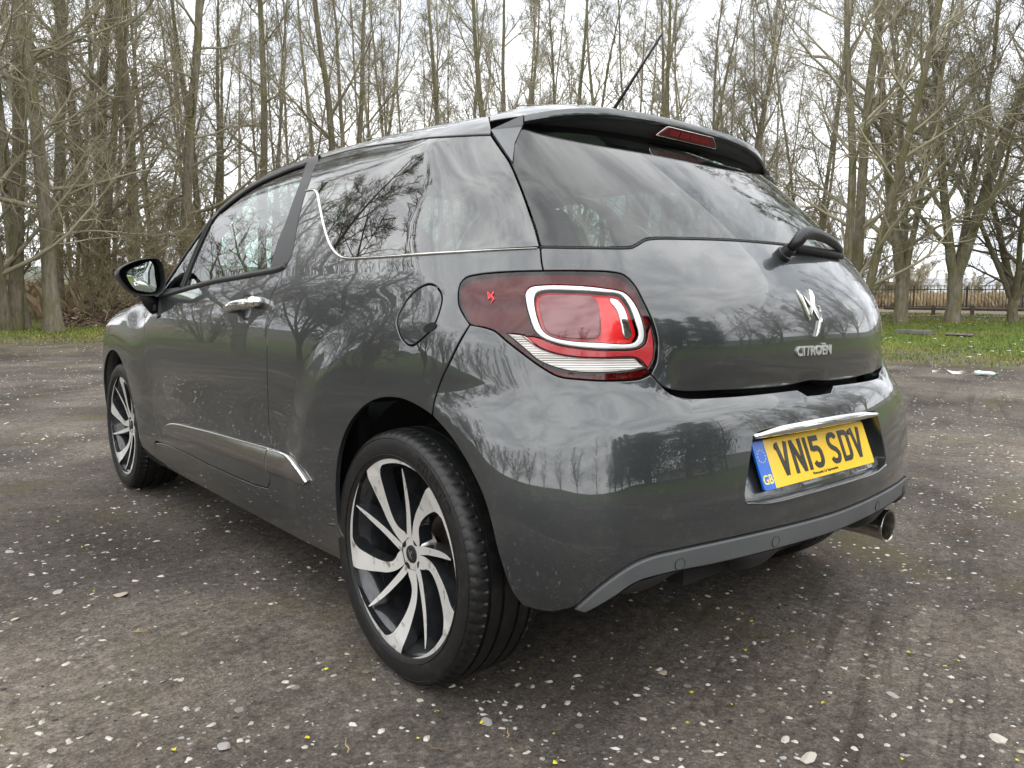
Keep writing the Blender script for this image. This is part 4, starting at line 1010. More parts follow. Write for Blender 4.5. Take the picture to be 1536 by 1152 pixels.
# --- wheel wells, floor, inner walls, cabin
for y0, r0, xw in ((-.012, .372, .745), (2.464, .372, .78)):
    for s in (1, -1):
        m_ = MB(); V = []; F_ = []
        ts = np.linspace(-.02, math.pi + (.1 if y0 < 1 else .02), 30)
        for x_ in (xw, .47): V += [(-x_ * s, y0 + r0 * math.cos(t), .31 + r0 * math.sin(t)) for t in ts]
        V.append((-.47 * s, y0, .31)); n = len(ts)
        F_ = [(i, i + 1, n + i + 1, n + i) for i in range(n - 1)] + [(n + i, n + i + 1, 2 * n) for i in range(n - 1)]
        m_.add(V, F_); m_.build('wheel_well', WELL, car)
m_ = MB()
m_.box((0, 1.05, .235), (1.30, 1.35, .05)); m_.box((0, -.18, .33), (.92, .72, .05)); m_.box((0, 2.5, .33), (.9, 1.2, .05)); m_.box((0, 2.12, .60), (1.3, .04, .7))
m_.box((-.745, 1.10, .55), (.03, 1.60, .66)); m_.box((.745, 1.10, .55), (.03, 1.60, .66)); m_.box((-.60, .0, .80), (.03, .55, .26)); m_.box((.60, .0, .80), (.03, .55, .26))
m_.box((0, -.38, .62), (.9, .03, .58)); m_.box((0, -.2, .965), (1.05, .44, .02))
m_.box((0, -.50, .56), (.6, .01, .2)); m_.box((0, -.45, .70), (.84, .03, .12))  # besides the floor, black inner boxes added to block stray light behind the panels
m_.build('floor_pan_and_light_block', WELL, car, smooth=False)
def seat(x, y, wd, hz, base_z=.52, depth=.50, lean=.22):
    st = empty('seat'); st.parent = car
    bevel_box('seat_cushion', (x, y + depth / 2, base_z), (wd, depth, .16), SEAT, st, .05, 4)
    R = Matrix.Rotation(-lean, 3, 'X') if False else Matrix.Rotation(lean, 3, 'X')
    bevel_box('seat_back', (x, y - .06, base_z + .05 + hz / 2), (wd, .13, hz), SEAT, st, .055, 4, rot=Matrix.Rotation(lean, 3, 'X'))
    return st
for x_ in (-.36, .36):
    s_ = seat(x_, 1.02, .48, .60)
    bevel_box('headrest', (x_, .83, 1.185), (.27, .09, .19), SEAT, s_, .04, 4, rot=Matrix.Rotation(.18, 3, 'X'))
s_ = seat(0, .18, 1.16, .50, .50)
for x_ in (-.36, .36): bevel_box('headrest', (x_, .03, 1.06), (.25, .08, .12), SEAT, s_, .035, 4)
db = bevel_box('dashboard', (0, 1.93, .83), (1.34, .34, .20), DASH, car, .06, 4)
m_ = MB(); m_.tube([(.36 + .185 * math.cos(t), 1.66 + .06 * math.sin(t), .88 + .175 * math.sin(t)) for t in np.linspace(0, 2 * math.pi, 41)], .016, 8, cap=False)
m_.tube([(.36, 1.66, .88), (.36, 1.85, .83)], .035, 10); m_.tube([(.19, 1.665, .88), (.53, 1.665, .88)], .02, 8); m_.build('steering_wheel', DASH, car)
m_ = MB(); m_.box((0, 1.45, 1.335), (.24, .02, .07)); m_.build('interior_mirror', DASH, car, smooth=False)
# ------------------------------------------------------------------ the ground
rng = np.random.default_rng(7)
random.seed(7)
_gd = tab([0, 13, 16, 19, 22, 26, 30, 36, 50, 100, 400], [0, 0, .05, .20, .37, .53, .63, .72, .83, 1.1, 2.0])
def vnoise(x, y, sc, seed=0):
    """smooth value noise"""
    x = np.asarray(x, float) * sc + seed * 17.3; y = np.asarray(y, float) * sc + seed * 9.1
    xi = np.floor(x); yi = np.floor(y); fx = x - xi; fy = y - yi; fx = fx * fx * (3 - 2 * fx); fy = fy * fy * (3 - 2 * fy)
    hsh = lambda a, b: np.modf(np.abs(np.sin(a * 127.1 + b * 311.7 + seed * 74.7) * 43758.5453))[0]
    return (hsh(xi, yi) * (1 - fx) + hsh(xi + 1, yi) * fx) * (1 - fy) + (hsh(xi, yi + 1) * (1 - fx) + hsh(xi + 1, yi + 1) * fx) * fy
def gz(x, y):
    d = np.hypot(np.asarray(x, float), np.asarray(y, float))
    return _gd(d) + (vnoise(x, y, .35, 3) - .5) * .10 * sst(9, 16, d)
def grow(half, step, ratio, far):
    a = list(np.arange(0, half, step)); s = step
    while a[-1] < far: s *= ratio; a.append(a[-1] + s)
    return np.array(a)
ga = grow(3.4, .04, 1.10, 900)
gxs = np.concatenate([-ga[::-1][:-1], ga]) - .5; gys = np.concatenate([-ga[::-1][:-1], ga]) - .2
GX, GY = np.meshgrid(gxs, gys)
near = 1 - sst(2.6, 9, np.hypot(GX + .5, GY + .2))
GZ = gz(GX, GY)
# ruts run along the direction the cars drive; only millimetres deep
rut = np.sin((GX * .72 + GY * .25) * 9.0 + vnoise(GX, GY, 1.1, 5) * 5)
GZ = GZ + near * ((vnoise(GX, GY, 2.2, 1) - .5) * .014 + (vnoise(GX, GY, 8, 2) - .5) * .006 + (vnoise(GX, GY, 21, 4) - .5) * .0035 + .0015 * rut)
near_car = np.zeros_like(GZ)
nx, ny = len(gxs), len(gys)
V = np.stack([GX.ravel(), GY.ravel(), GZ.ravel()], -1)
ii = (np.arange(ny - 1)[:, None] * nx + np.arange(nx - 1)[None]).ravel()
F_ = np.stack([ii, ii + 1, ii + nx + 1, ii + nx], -1)

def ground_material():
    m = bpy.data.materials.new('dark_cinder_ground'); m.use_nodes = True
    nt = m.node_tree; n = nt.nodes; l = nt.links; b = n['Principled BSDF']
    b.inputs['Roughness'].default_value = .92; b.inputs['Specular IOR Level'].default_value = .25
    tc = n.new('ShaderNodeTexCoord'); P = tc.outputs['Object']
    def noise(sc, det=6, rough=.55, dist=0.0, vec=None):
        t = n.new('ShaderNodeTexNoise'); t.inputs['Scale'].default_value = sc; t.inputs['Detail'].default_value = det; t.inputs['Roughness'].default_value = rough; t.inputs['Distortion'].default_value = dist
        l.new(vec or P, t.inputs['Vector']); return t.outputs['Fac']
    def ramp(fac, stops):
        r = n.new('ShaderNodeValToRGB'); e = r.color_ramp.elements
        while len(e) < len(stops): e.new(.5)
        for k, (p, c) in enumerate(stops): e[k].position = p; e[k].color = (*c, 1)
        l.new(fac, r.inputs['Fac']); return r.outputs['Color']
    def mixc(f, a, c, mode='MIX'):
        x = n.new('ShaderNodeMixRGB'); x.blend_type = mode
        for s_, v in ((x.inputs['Fac'], f), (x.inputs['Color1'], a), (x.inputs['Color2'], c)):
            if isinstance(v, (int, float)): s_.default_value = v
            elif isinstance(v, tuple): s_.default_value = (*v, 1)
            else: l.new(v, s_)
        return x.outputs['Color']
    def math_(op, a, c=0.0):
        x = n.new('ShaderNodeMath'); x.operation = op
        for k, v in enumerate((a, c)):
            if isinstance(v, (int, float)): x.inputs[k].default_value = v
            else: l.new(v, x.inputs[k])
        return x.outputs[0]
    dirt = ramp(noise(1.1, 8, .62, .4), [(.30, (.058, .050, .043)), (.50, (.118, .103, .089)), (.72, (.200, .177, .153))])
    fine = ramp(noise(34, 8, .75), [(.32, (.40, .40, .40)), (.55, (1.0, .99, .98)), (.78, (1.55, 1.5, 1.45))])
    grit = ramp(noise(130, 6, .8), [(.36, (.45, .45, .45)), (.52, (1, 1, 1)), (.70, (1.8, 1.76, 1.7))])
    col = mixc(1.0, mixc(1.0, dirt, fine, 'MULTIPLY'), grit, 'MULTIPLY')
    mps = n.new('ShaderNodeMapping'); mps.vector_type = 'TEXTURE'; mps.inputs['Rotation'].default_value = (0, 0, math.radians(19)); mps.inputs['Scale'].default_value = (.9, .055, 1); l.new(P, mps.inputs['Vector'])
    streak = ramp(noise(.6, 6, .6, .3, mps.outputs['Vector']), [(.40, (.66, .64, .62)), (.48, (1, 1, 1)), (.66, (1.15, 1.13, 1.10))])
    track = ramp(noise(.22, 4, .5), [(.44, (0, 0, 0)), (.60, (1, 1, 1))])
    col = mixc(track, col, mixc(1.0, col, streak, 'MULTIPLY'))
    broad = ramp(noise(.42, 5, .55, .6), [(.32, (.52, .50, .48)), (.50, (1, 1, 1)), (.68, (1.5, 1.46, 1.38))])
    col = mixc(1.0, col, broad, 'MULTIPLY')
    rust = ramp(noise(1.7, 6, .6), [(.60, (0, 0, 0)), (.74, (1, 1, 1))])
    col = mixc(math_('MULTIPLY', rust, .45), col, (.085, .055, .034))
    # grit: pale chips pressed into the surface
    def chips(sc, lo, hi, colr, seed):
        mp = n.new('ShaderNodeMapping'); mp.inputs['Location'].default_value = (seed, seed * 2.3, 0); l.new(P, mp.inputs['Vector'])
        v = n.new('ShaderNodeTexVoronoi'); v.inputs['Scale'].default_value = sc; l.new(mp.outputs['Vector'], v.inputs['Vector'])
        sep = n.new('ShaderNodeSeparateColor'); l.new(v.outputs['Color'], sep.inputs['Color'])
        pick = math_('GREATER_THAN', sep.outputs[0], hi); size = math_('LESS_THAN', v.outputs['Distance'], lo)
        return math_('MULTIPLY', pick, size), colr, sep.outputs[1]
    patch = ramp(noise(.75, 7, .65, .3), [(.38, (.06, .06, .06)), (.50, (.40, .40, .40)), (.62, (1, 1, 1))])
    for sc, lo, hi, colr, seed in ((150, .30, .88, (.34, .36, .33), 1.3), (70, .30, .88, (.42, .42, .38), 4.1), (30, .30, .88, (.48, .45, .40), 7.7)):
        f, c_, var = chips(sc, lo, hi, colr, seed)
        col = mixc(math_('MULTIPLY', math_('MULTIPLY', f, patch), math_('ADD', math_('MULTIPLY', var, .45), .12)), col, c_)
    # moss and turf round the edge of the yard
    sep = n.new('ShaderNodeSeparateXYZ'); l.new(P, sep.inputs[0])
    dist = math_('SQRT', math_('ADD', math_('POWER', sep.outputs[0], 2.0), math_('POWER', sep.outputs[1], 2.0)))
    wob = math_('MULTIPLY', math_('SUBTRACT', noise(.28, 5, .6), .5), 9.0)
    skew = math_('MULTIPLY', sep.outputs[1], .20)            # the yard runs farther towards the wood
    dd = math_('SUBTRACT', math_('ADD', dist, wob), skew)
    turf = n.new('ShaderNodeMapRange'); turf.inputs['From Min'].default_value = 13.6; turf.inputs['From Max'].default_value = 15.6; l.new(dd, turf.inputs['Value'])
    speck = noise(3.0, 8, .75)
    mossf = n.new('ShaderNodeMapRange'); mossf.inputs['From Min'].default_value = 10.2; mossf.inputs['From Max'].default_value = 14.2; l.new(dd, mossf.inputs['Value'])
    mossm = math_('MULTIPLY', mossf.outputs[0], ramp(speck, [(.42, (0, 0, 0)), (.56, (1, 1, 1))]))
    col = mixc(math_('MULTIPLY', mossm, .8), col, ramp(noise(6, 6, .7), [(.3, (.085, .072, .018)), (.7, (.150, .135, .028))]))
    patch2 = math_('MULTIPLY', ramp(noise(1.3, 7, .65), [(.56, (0, 0, 0)), (.66, (1, 1, 1))]), .55)
    col = mixc(math_('MULTIPLY', patch2, math_('SUBTRACT', 1.0, mossf.outputs[0])), col, (.090, .078, .030))
    green = ramp(noise(2.0, 8, .7), [(.25, (.055, .075, .014)), (.55, (.100, .135, .022)), (.80, (.160, .165, .045))])
    col = mixc(turf.outputs[0], col, green)
    wood = n.new('ShaderNodeMapRange'); wood.inputs['From Min'].default_value = 21; wood.inputs['From Max'].default_value = 24.5
    l.new(math_('ADD', math_('SUBTRACT', math_('MULTIPLY', sep.outputs[1], 1.05), math_('MULTIPLY', sep.outputs[0], -.55)), math_('MULTIPLY', wob, .35)), wood.inputs['Value'])
    litter = ramp(noise(9, 8, .75), [(.3, (.075, .055, .035)), (.55, (.165, .130, .085)), (.78, (.30, .245, .17))])
    col = mixc(wood.outputs[0], col, litter)
    l.new(col, b.inputs['Base Color'])
    bp = n.new('ShaderNodeBump'); bp.inputs['Strength'].default_value = .75; bp.inputs['Distance'].default_value = .012
    hgt = math_('ADD', math_('MULTIPLY', noise(38, 8, .7), 1.0), math_('MULTIPLY', noise(140, 4, .7), .45))
    l.new(hgt, bp.inputs['Height']); l.new(bp.outputs['Normal'], b.inputs['Normal'])
    return m
me = bpy.data.meshes.new('ground'); me.from_pydata(V.tolist(), [], F_.tolist()); me.polygons.foreach_set('use_smooth', [True] * len(me.polygons)); me.update()
gnd = link('ground', me, ground_material()); gnd['kind'] = 'structure'
_rowx = gxs; _rowy = gys
def ground_at(x, y):
    i = int(np.clip(np.searchsorted(_rowx, x) - 1, 0, nx - 2)); j = int(np.clip(np.searchsorted(_rowy, y) - 1, 0, ny - 2))
    fx = (x - _rowx[i]) / (_rowx[i + 1] - _rowx[i]); fy = (y - _rowy[j]) / (_rowy[j + 1] - _rowy[j])
    return float((GZ[j, i] * (1 - fx) + GZ[j, i + 1] * fx) * (1 - fy) + (GZ[j + 1, i] * (1 - fx) + GZ[j + 1, i + 1] * fx) * fy)

def ground_many(P):
    i = np.clip(np.searchsorted(_rowx, P[:, 0]) - 1, 0, nx - 2); j = np.clip(np.searchsorted(_rowy, P[:, 1]) - 1, 0, ny - 2)
    fx = (P[:, 0] - _rowx[i]) / (_rowx[i + 1] - _rowx[i]); fy = (P[:, 1] - _rowy[j]) / (_rowy[j + 1] - _rowy[j])
    return (GZ[j, i] * (1 - fx) + GZ[j, i + 1] * fx) * (1 - fy) + (GZ[j + 1, i] * (1 - fx) + GZ[j + 1, i + 1] * fx) * fy
# ------------------------------------------------------------------ trees
def bark_material(name, c1, c2, moss, mamt):
    m = bpy.data.materials.new(name); m.use_nodes = True; n = m.node_tree.nodes; l = m.node_tree.links; b = n['Principled BSDF']
    b.inputs['Roughness'].default_value = .9; b.inputs['Specular IOR Level'].default_value = .2
    tc = n.new('ShaderNodeTexCoord'); mp = n.new('ShaderNodeMapping'); mp.inputs['Scale'].default_value = (1, 1, .22); l.new(tc.outputs['Object'], mp.inputs['Vector'])
    t = n.new('ShaderNodeTexNoise'); t.inputs['Scale'].default_value = 16; t.inputs['Detail'].default_value = 8; t.inputs['Roughness'].default_value = .7; l.new(mp.outputs['Vector'], t.inputs['Vector'])
    r = n.new('ShaderNodeValToRGB'); r.color_ramp.elements[0].position = .32; r.color_ramp.elements[1].position = .68
    r.color_ramp.elements[0].color = (*c1, 1); r.color_ramp.elements[1].color = (*c2, 1); l.new(t.outputs['Fac'], r.inputs['Fac'])
    t2 = n.new('ShaderNodeTexNoise'); t2.inputs['Scale'].default_value = 1.6; t2.inputs['Detail'].default_value = 6; t2.inputs['Roughness'].default_value = .65; l.new(tc.outputs['Object'], t2.inputs['Vector'])
    r2 = n.new('ShaderNodeValToRGB'); r2.color_ramp.elements[0].position = .46; r2.color_ramp.elements[1].position = .64; r2.color_ramp.elements[1].color = (mamt, mamt, mamt, 1); l.new(t2.outputs['Fac'], r2.inputs['Fac'])
    mx = n.new('ShaderNodeMixRGB'); l.new(r2.outputs['Color'], mx.inputs['Fac']); l.new(r.outputs['Color'], mx.inputs['Color1']); mx.inputs['Color2'].default_value = (*moss, 1)
    l.new(mx.outputs['Color'], b.inputs['Base Color'])
    bp = n.new('ShaderNodeBump'); bp.inputs['Strength'].default_value = .8; bp.inputs['Distance'].default_value = .03; l.new(t.outputs['Fac'], bp.inputs['Height']); l.new(bp.outputs['Normal'], b.inputs['Normal'])
    return m
BARK = bark_material('grey_brown_bark', (.105, .092, .066), (.300, .268, .205), (.150, .146, .050), .75)
BARKD = bark_material('dark_mossy_bark', (.080, .070, .048), (.235, .205, .150), (.125, .124, .038), .8)
TWIG = mat('twig_bark', (.225, .202, .142), .85, noise=(.7, (.390, .355, .255), .38, .66), spec=.2)
TWIGD = mat('dark_twig_bark', (.14, .115, .085), .85, noise=(.7, (.21, .18, .13), .4, .65), spec=.2)
TWIGP = mat('pale_sapling_bark', (.24, .20, .125), .85, noise=(.7, (.36, .31, .20), .38, .66), spec=.2)
BUD = mat('spring_leaf_buds', (.18, .22, .035), .7)

class Tubes:
    def __init__(s): s.V = []; s.F = []; s.n = 0
    def add(s, P, R, k):
        P = np.asarray(P, float); m = len(P)
        T = np.gradient(P, axis=0); T /= np.linalg.norm(T, axis=1, keepdims=True) + 1e-9
        ref = np.array([.37, .91, .12]) if abs(T[0, 2]) > .6 else np.array([0, 0, 1.0])
        A = np.cross(T, ref); A /= np.linalg.norm(A, axis=1, keepdims=True) + 1e-9; B = np.cross(T, A)
        an = np.arange(k) * 2 * math.pi / k
        ring = P[:, None] + (A[:, None] * np.cos(an)[None, :, None] + B[:, None] * np.sin(an)[None, :, None]) * np.asarray(R)[:, None, None]
        s.V.append(ring.reshape(-1, 3))
        i = np.arange(m - 1)[:, None] * k; j = np.arange(k)[None]; j2 = (j + 1) % k
        s.F.append(np.stack([i + j, i + j2, i + k + j2, i + k + j], -1).reshape(-1, 4) + s.n); s.n += m * k
    def mesh(s, name):
        me = bpy.data.meshes.new(name); V = np.concatenate(s.V); F = np.concatenate(s.F)
        me.vertices.add(len(V)); me.vertices.foreach_set('co', V.ravel()); me.loops.add(len(F) * 4); me.loops.foreach_set('vertex_index', F.ravel())
        me.polygons.add(len(F)); me.polygons.foreach_set('loop_start', np.arange(len(F)) * 4); me.polygons.foreach_set('use_smooth', np.ones(len(F), bool)); me.update(calc_edges=True); me.validate()
        return me
def grow_branch(r_, p, d, L, nseg, wob, trop):
    P = [np.array(p, float)]; d = np.array(d, float); d /= np.linalg.norm(d)
    for i in range(nseg):
        d = d + r_.normal(0, wob, 3) + np.array([0, 0, trop]); d /= np.linalg.norm(d); P.append(P[-1] + d * (L / nseg))
    return np.array(P)
def side_dir(r_, axis, ang, az):
    axis = axis / np.linalg.norm(axis); ref = np.array([0, 0, 1.0]) if abs(axis[2]) < .9 else np.array([1.0, 0, 0])
    a = np.cross(axis, ref); a /= np.linalg.norm(a); b = np.cross(axis, a)
    return axis * math.cos(ang) + (a * math.cos(az) + b * math.sin(az)) * math.sin(ang)
def batch_grow(r_, P0, D0, L, nseg, wob, trop):
    """many branches at once: (n, nseg + 1, 3)"""
    P = [P0]; D = D0 / (np.linalg.norm(D0, axis=1, keepdims=True) + 1e-9)
    for i in range(nseg):
        D = D + r_.normal(0, wob, D.shape); D[:, 2] += trop; D /= np.linalg.norm(D, axis=1, keepdims=True); P.append(P[-1] + D * (L / nseg)[:, None])
    return np.stack(P, 1)
def batch_side(r_, A, lo, hi):
    A = A / (np.linalg.norm(A, axis=1, keepdims=True) + 1e-9); n = len(A); q = r_.normal(0, 1, (n, 3)); S_ = q - A * (q * A).sum(1, keepdims=True); S_ /= np.linalg.norm(S_, axis=1, keepdims=True) + 1e-9
    an = np.radians(r_.uniform(lo, hi, n))[:, None]; return A * np.cos(an) + S_ * np.sin(an)
def batch_tubes(K, P, R, k):
    """P (n, m, 3), R (n, m) or (m,)"""
    n, m, _ = P.shape; R = np.broadcast_to(R, (n, m))
    T = np.gradient(P, axis=1); T /= np.linalg.norm(T, axis=2, keepdims=True) + 1e-9
    ref = np.where(np.abs(T[:, :1, 2:3]) > .8, np.array([.9, .3, .1]), np.array([0, 0, 1.0]))
    A = np.cross(T, np.broadcast_to(ref, T.shape)); A /= np.linalg.norm(A, axis=2, keepdims=True) + 1e-9; B = np.cross(T, A)
    an = np.arange(k) * 2 * math.pi / k
    V = P[:, :, None] + (A[:, :, None] * np.cos(an)[None, None, :, None] + B[:, :, None] * np.sin(an)[None, None, :, None]) * R[:, :, None, None]
    K.V.append(V.reshape(-1, 3))
    i = (np.arange(n)[:, None, None] * m + np.arange(m - 1)[None, :, None]) * k; j = np.arange(k)[None, None]; j2 = (j + 1) % k
    K.F.append(np.stack([i + j, i + j2, i + k + j2, i + k + j], -1).reshape(-1, 4) + K.n); K.n += n * m * k
def batch_spawn(r_, P, per, t0, t1):
    n, m, _ = P.shape; t = t0 + (t1 - t0) * (np.arange(per)[None] + r_.random((n, per))) / per; k = t * (m - 1); k0 = np.minimum(k.astype(int), m - 2); f = (k - k0)[..., None]; ar = np.arange(n)[:, None]
    p0, p1 = P[ar, k0], P[ar, k0 + 1]; return (p0 + (p1 - p0) * f).reshape(-1, 3), (p1 - p0).reshape(-1, 3), t.ravel(), np.repeat(np.arange(n), per)
def tree_protos(seed, H, r0, stems, lo, ang1, len1, n1, n2=8, n3=6, n4=3, up=.05, lean=.05, flare=1.35, buds=0, droop=0.0, wob=1.0, thick=1.0, fork=0.0):
    r_ = np.random.default_rng(seed); T = Tubes(); K = Tubes(); P1 = []; R1 = []; L1s = []
    for s in range(stems):
        az = 2 * math.pi * (s + r_.uniform(-.2, .2)) / max(stems, 1)
        tilt = (0.02 if stems == 1 else lean * r_.uniform(.7, 1.4))
        d0 = np.array([math.cos(az) * tilt, math.sin(az) * tilt, 1.0]); h = H * (1 if s == 0 else r_.uniform(.72, .98)); rr = r0 * (1 if s == 0 else r_.uniform(.6, .92))
        base = np.array([math.cos(az), math.sin(az), 0]) * (0 if stems == 1 else r0 * .8) + np.array([0, 0, -.25])
        if fork: base = np.array([math.cos(az) * r0 * .25, math.sin(az) * r0 * .25, fork - .25]); h = h - fork
        P = grow_branch(r_, base, d0, h, 22, .024 * wob, .012)
        f = np.linspace(0, 1, len(P)); R = rr * (1 - f) ** .85 + .006; R[0] *= (flare * 1.2 if not fork else .95); R[1] *= 1.12
        if fork and s == 0: T.add(np.array([[0, 0, -.3], [0, 0, .1], [.01, .02, fork * .5], [.0, .0, fork], [0, 0, fork + .25]]), np.array([1.75, 1.45, 1.25, 1.3, .8]) * r0, 12)
        T.add(P, R, 10)
        for i in range(n1):
            t = min(lo + (1 - lo) * ((i + r_.uniform(0, 1)) / n1) ** .9, .985)
            k = t * (len(P) - 1); k0 = int(k); p = P[k0] + (P[min(k0 + 1, len(P) - 1)] - P[k0]) * (k - k0); ax_ = P[min(k0 + 1, len(P) - 1)] - P[k0]
            rb = rr * (1 - t) ** .85; L1 = len1 * (1 - .72 * (t - lo) / (1 - lo)) * r_.uniform(.55, 1.15)
            a1 = math.radians(ang1[0] + (ang1[1] - ang1[0]) * t + r_.normal(0, 9))
            P1.append(grow_branch(r_, p, side_dir(r_, ax_, a1, r_.uniform(0, 6.283)), L1, 8, .10 * wob, up - droop * (1 - t)))
            R1.append(np.linspace(min(rb * .55, .012 + L1 * .014) * thick, .006, 9)); L1s.append(L1)
    P1 = np.array(P1); R1 = np.array(R1); L1s = np.array(L1s); batch_tubes(K, P1, R1, 5)
    p, ax_, t, ix = batch_spawn(r_, P1, n2, .15, .98); L2 = L1s[ix] * .42 * (1.1 - .6 * t) * r_.uniform(.6, 1.3, len(t))
    P2 = batch_grow(r_, p, batch_side(r_, ax_, 28, 62), L2, 5, .13 * wob, up * .9); ra = np.maximum(.0075, R1[ix, (t * 8).astype(int)] * .5)
    batch_tubes(K, P2, ra[:, None] * np.linspace(1, 0, 6)[None] + .0042, 4)
    p, ax_, t, ix = batch_spawn(r_, P2, n3, .10, .99); L3 = np.maximum(.18, L2[ix] * .42 * r_.uniform(.6, 1.4, len(t)))
    P3 = batch_grow(r_, p, batch_side(r_, ax_, 22, 62), L3, 3, .14 * wob, up); batch_tubes(K, P3, np.array([.0056, .0050, .0042, .0034]), 3)
    p, ax_, t, ix = batch_spawn(r_, P3, n4, .2, .99); P4 = batch_grow(r_, p, batch_side(r_, ax_, 22, 58), L3[ix] * r_.uniform(.4, .85, len(t)), 2, .12, up); batch_tubes(K, P4, np.array([.0044, .0038, .0028]), 3)
    bud = None; tips = P4[:, -1]
    if buds:
        sel = tips[r_.choice(len(tips), min(buds, len(tips)), replace=False)]
        n = len(sel); a = r_.normal(0, 1, (n, 3)); a /= np.linalg.norm(a, axis=1, keepdims=True); b = np.cross(a, r_.normal(0, 1, (n, 3))); b /= np.linalg.norm(b, axis=1, keepdims=True)
        sz = r_.uniform(.018, .04, (n, 1)); V = np.stack([sel - a * sz * .3, sel + b * sz * .5 + a * sz * .4, sel + a * sz * 1.2, sel - b * sz * .5 + a * sz * .4], 1).reshape(-1, 3)
        bud = bpy.data.meshes.new('leaf_buds'); bud.from_pydata(V.tolist(), [], [(4 * i, 4 * i + 1, 4 * i + 2, 4 * i + 3) for i in range(n)]); bud.update()
    return T.mesh('trunk'), K.mesh('crown'), bud
PROTO = {
    'A': tree_protos(11, 20, .165, 1, .08, (86, 30), 3.9, 28, 7, 6, 3, up=.05, droop=.045, buds=1600),
    'B': tree_protos(23, 19, .145, 3, .08, (68, 28), 4.7, 20, 8, 6, 3, up=.07, lean=.11, buds=900),
    'C': tree_protos(37, 18, .085, 3, .08, (56, 25), 4.0, 22, 7, 5, 3, up=.09, lean=.09, buds=1500),
    'D': tree_protos(41, 14.5, .145, 3, .05, (58, 32), 4.6, 20, 10, 7, 4, up=.075, lean=.19, buds=500, thick=1.25, fork=1.5),
    'E': tree_protos(53, 9.5, .11, 5, .06, (62, 34), 3.6, 13, 9, 7, 4, up=.06, lean=.36, thick=1.1, fork=.9),
    'S': tree_protos(67, 4.6, .030, 7, .04, (46, 30), 1.5, 12, 6, 5, 3, up=.06, lean=.55, buds=700),
}
for k, (a, b, c) in PROTO.items():
    a.materials.append(BARKD if k in 'BE' else BARK); b.materials.append(TWIGD if k in 'E' else (TWIGP if k == 'S' else TWIG))
    if c: c.materials.append(BUD)
def plant_tree(kind, x, y, sc, rz, label, cat, group, name='bare_tree', leanx=0.0, leany=0.0):
    o = empty(name, (x, y, float(gz(x, y)) - .02)); o.rotation_euler = (leanx, leany, rz); o.scale = (sc, sc, sc)
    tag(o, label, cat, group)
    t, cr, bu = PROTO[kind]
    for nm, me_ in (('trunk', t), ('crown', cr), ('leaf_buds', bu)):
        if me_ is None: continue
        q = bpy.data.objects.new(nm, me_); C.objects.link(q); q.parent = o
        if nm == 'leaf_buds': q['kind'] = 'stuff'
    return o
G_EDGE, G_DEEP, G_MID = 'bare trees along the edge of the wood', 'bare trees deep in the wood', 'bare trees showing above the car roof'
KEY = [('B', .75, 18.84, 1.0, 'clump of grey stems at the far left edge of the photo'), ('A', 1.15, 19.79, .95, 'pale straight trunk second from the left edge, behind the grey clump'),
       ('A', 1.62, 18.6, .95, 'thick pale trunk with long level lower branches, left of the leaf heap'), ('A', 2.32, 22.19, .9, 'slim mossy tree just right of the thick pale trunk'),
       ('B', 3.31, 21.95, 1.0, 'dark mossy stems rising behind the heap of dead leaves'), ('C', 3.96, 23.86, 1.1, 'slender twin stems directly left of the door mirror'), ('A', 4.35, 22.4, .95, 'straight dark trunk rising just behind the door mirror'),
       ('A', 5.85, 23.0, 1.05, 'tall mossy forked trunk midway between door mirror and roof'), ('C', 6.23, 27.41, 1.0, 'thin twin-stemmed tree behind the tall mossy forked trunk'), ('B', 8.35, 27.8, .9, 'clump of thin dark stems above the windscreen pillar'),
       ('A', 9.23, 25.33, .95, 'straight trunk rising above the front door window'), ('C', 11.06, 28.9, 1.0, 'slim tree right of the trunk above the door window')]
for i, (k, x, y, s, lb) in enumerate(KEY): plant_tree(k, x, y, s, 1.7 * i + .4, lb, 'tree', G_EDGE)
MID = [('C', 13.13, 31.27, 1.0, 'slim twin-stemmed tree above the door pillar'), ('B', 10.98, 22.3, 1.0, 'grey clump of fanning stems above the front of the quarter window'), ('C', 14.65, 27.13, 1.0, 'slim tree above the middle of the quarter window'), ('C', 17.3, 29.03, 1.05, 'thin leaning twin stems left of the roof seam'),
       ('A', 17.69, 26.38, .9, 'pale straight trunk above the roof, left of the spoiler'), ('C', 20.76, 29.1, 1.1, 'thin tall tree close left of the spoiler corner'), ('B', 17.14, 21.79, 1.0, 'stout clump of stems directly above the spoiler corner'), ('C', 24.88, 28.33, 1.0, 'thin tree above the left part of the spoiler'),
       ('B', 21.26, 22.14, .95, 'fanning clump of stems left of the aerial'), ('A', 25.99, 24.45, .9, 'straight trunk right behind the aerial'), ('C', 23.93, 20.76, 1.1, 'slim twin stems right of the aerial'), ('B', 21.71, 17.18, .9, 'fan of upright stems above the high brake lamp'),
       ('C', 27.47, 19.51, 1.0, 'slim tree above the right half of the spoiler'), ('D', 24.88, 16.22, .95, 'spreading forked tree above the right spoiler end'), ('C', 29.04, 17.13, .9, 'distant slim tree right of the spoiler'), ('C', 24.53, 12.94, 1.0, 'slim tree left of the thick pair of trunks')]
for i, (k, x, y, s, lb) in enumerate(MID): plant_tree(k, x, y, s, 2.3 * i + 1.1, lb, 'tree', G_MID)
RIGHT = [('B', 18.93, 8.55, 1.0, 'thick pair of mossy trunks just above the rear wiper'), ('D', 22.61, 8.91, 1.0, 'forked tree with a low side limb, left of the fence gap'), ('D', 23.53, 7.78, 1.08, 'stout tree with a scarred trunk in front of the railings'), ('E', 24.97, 6.62, 1.0, 'low many-stemmed tree at the right edge of the photo')]
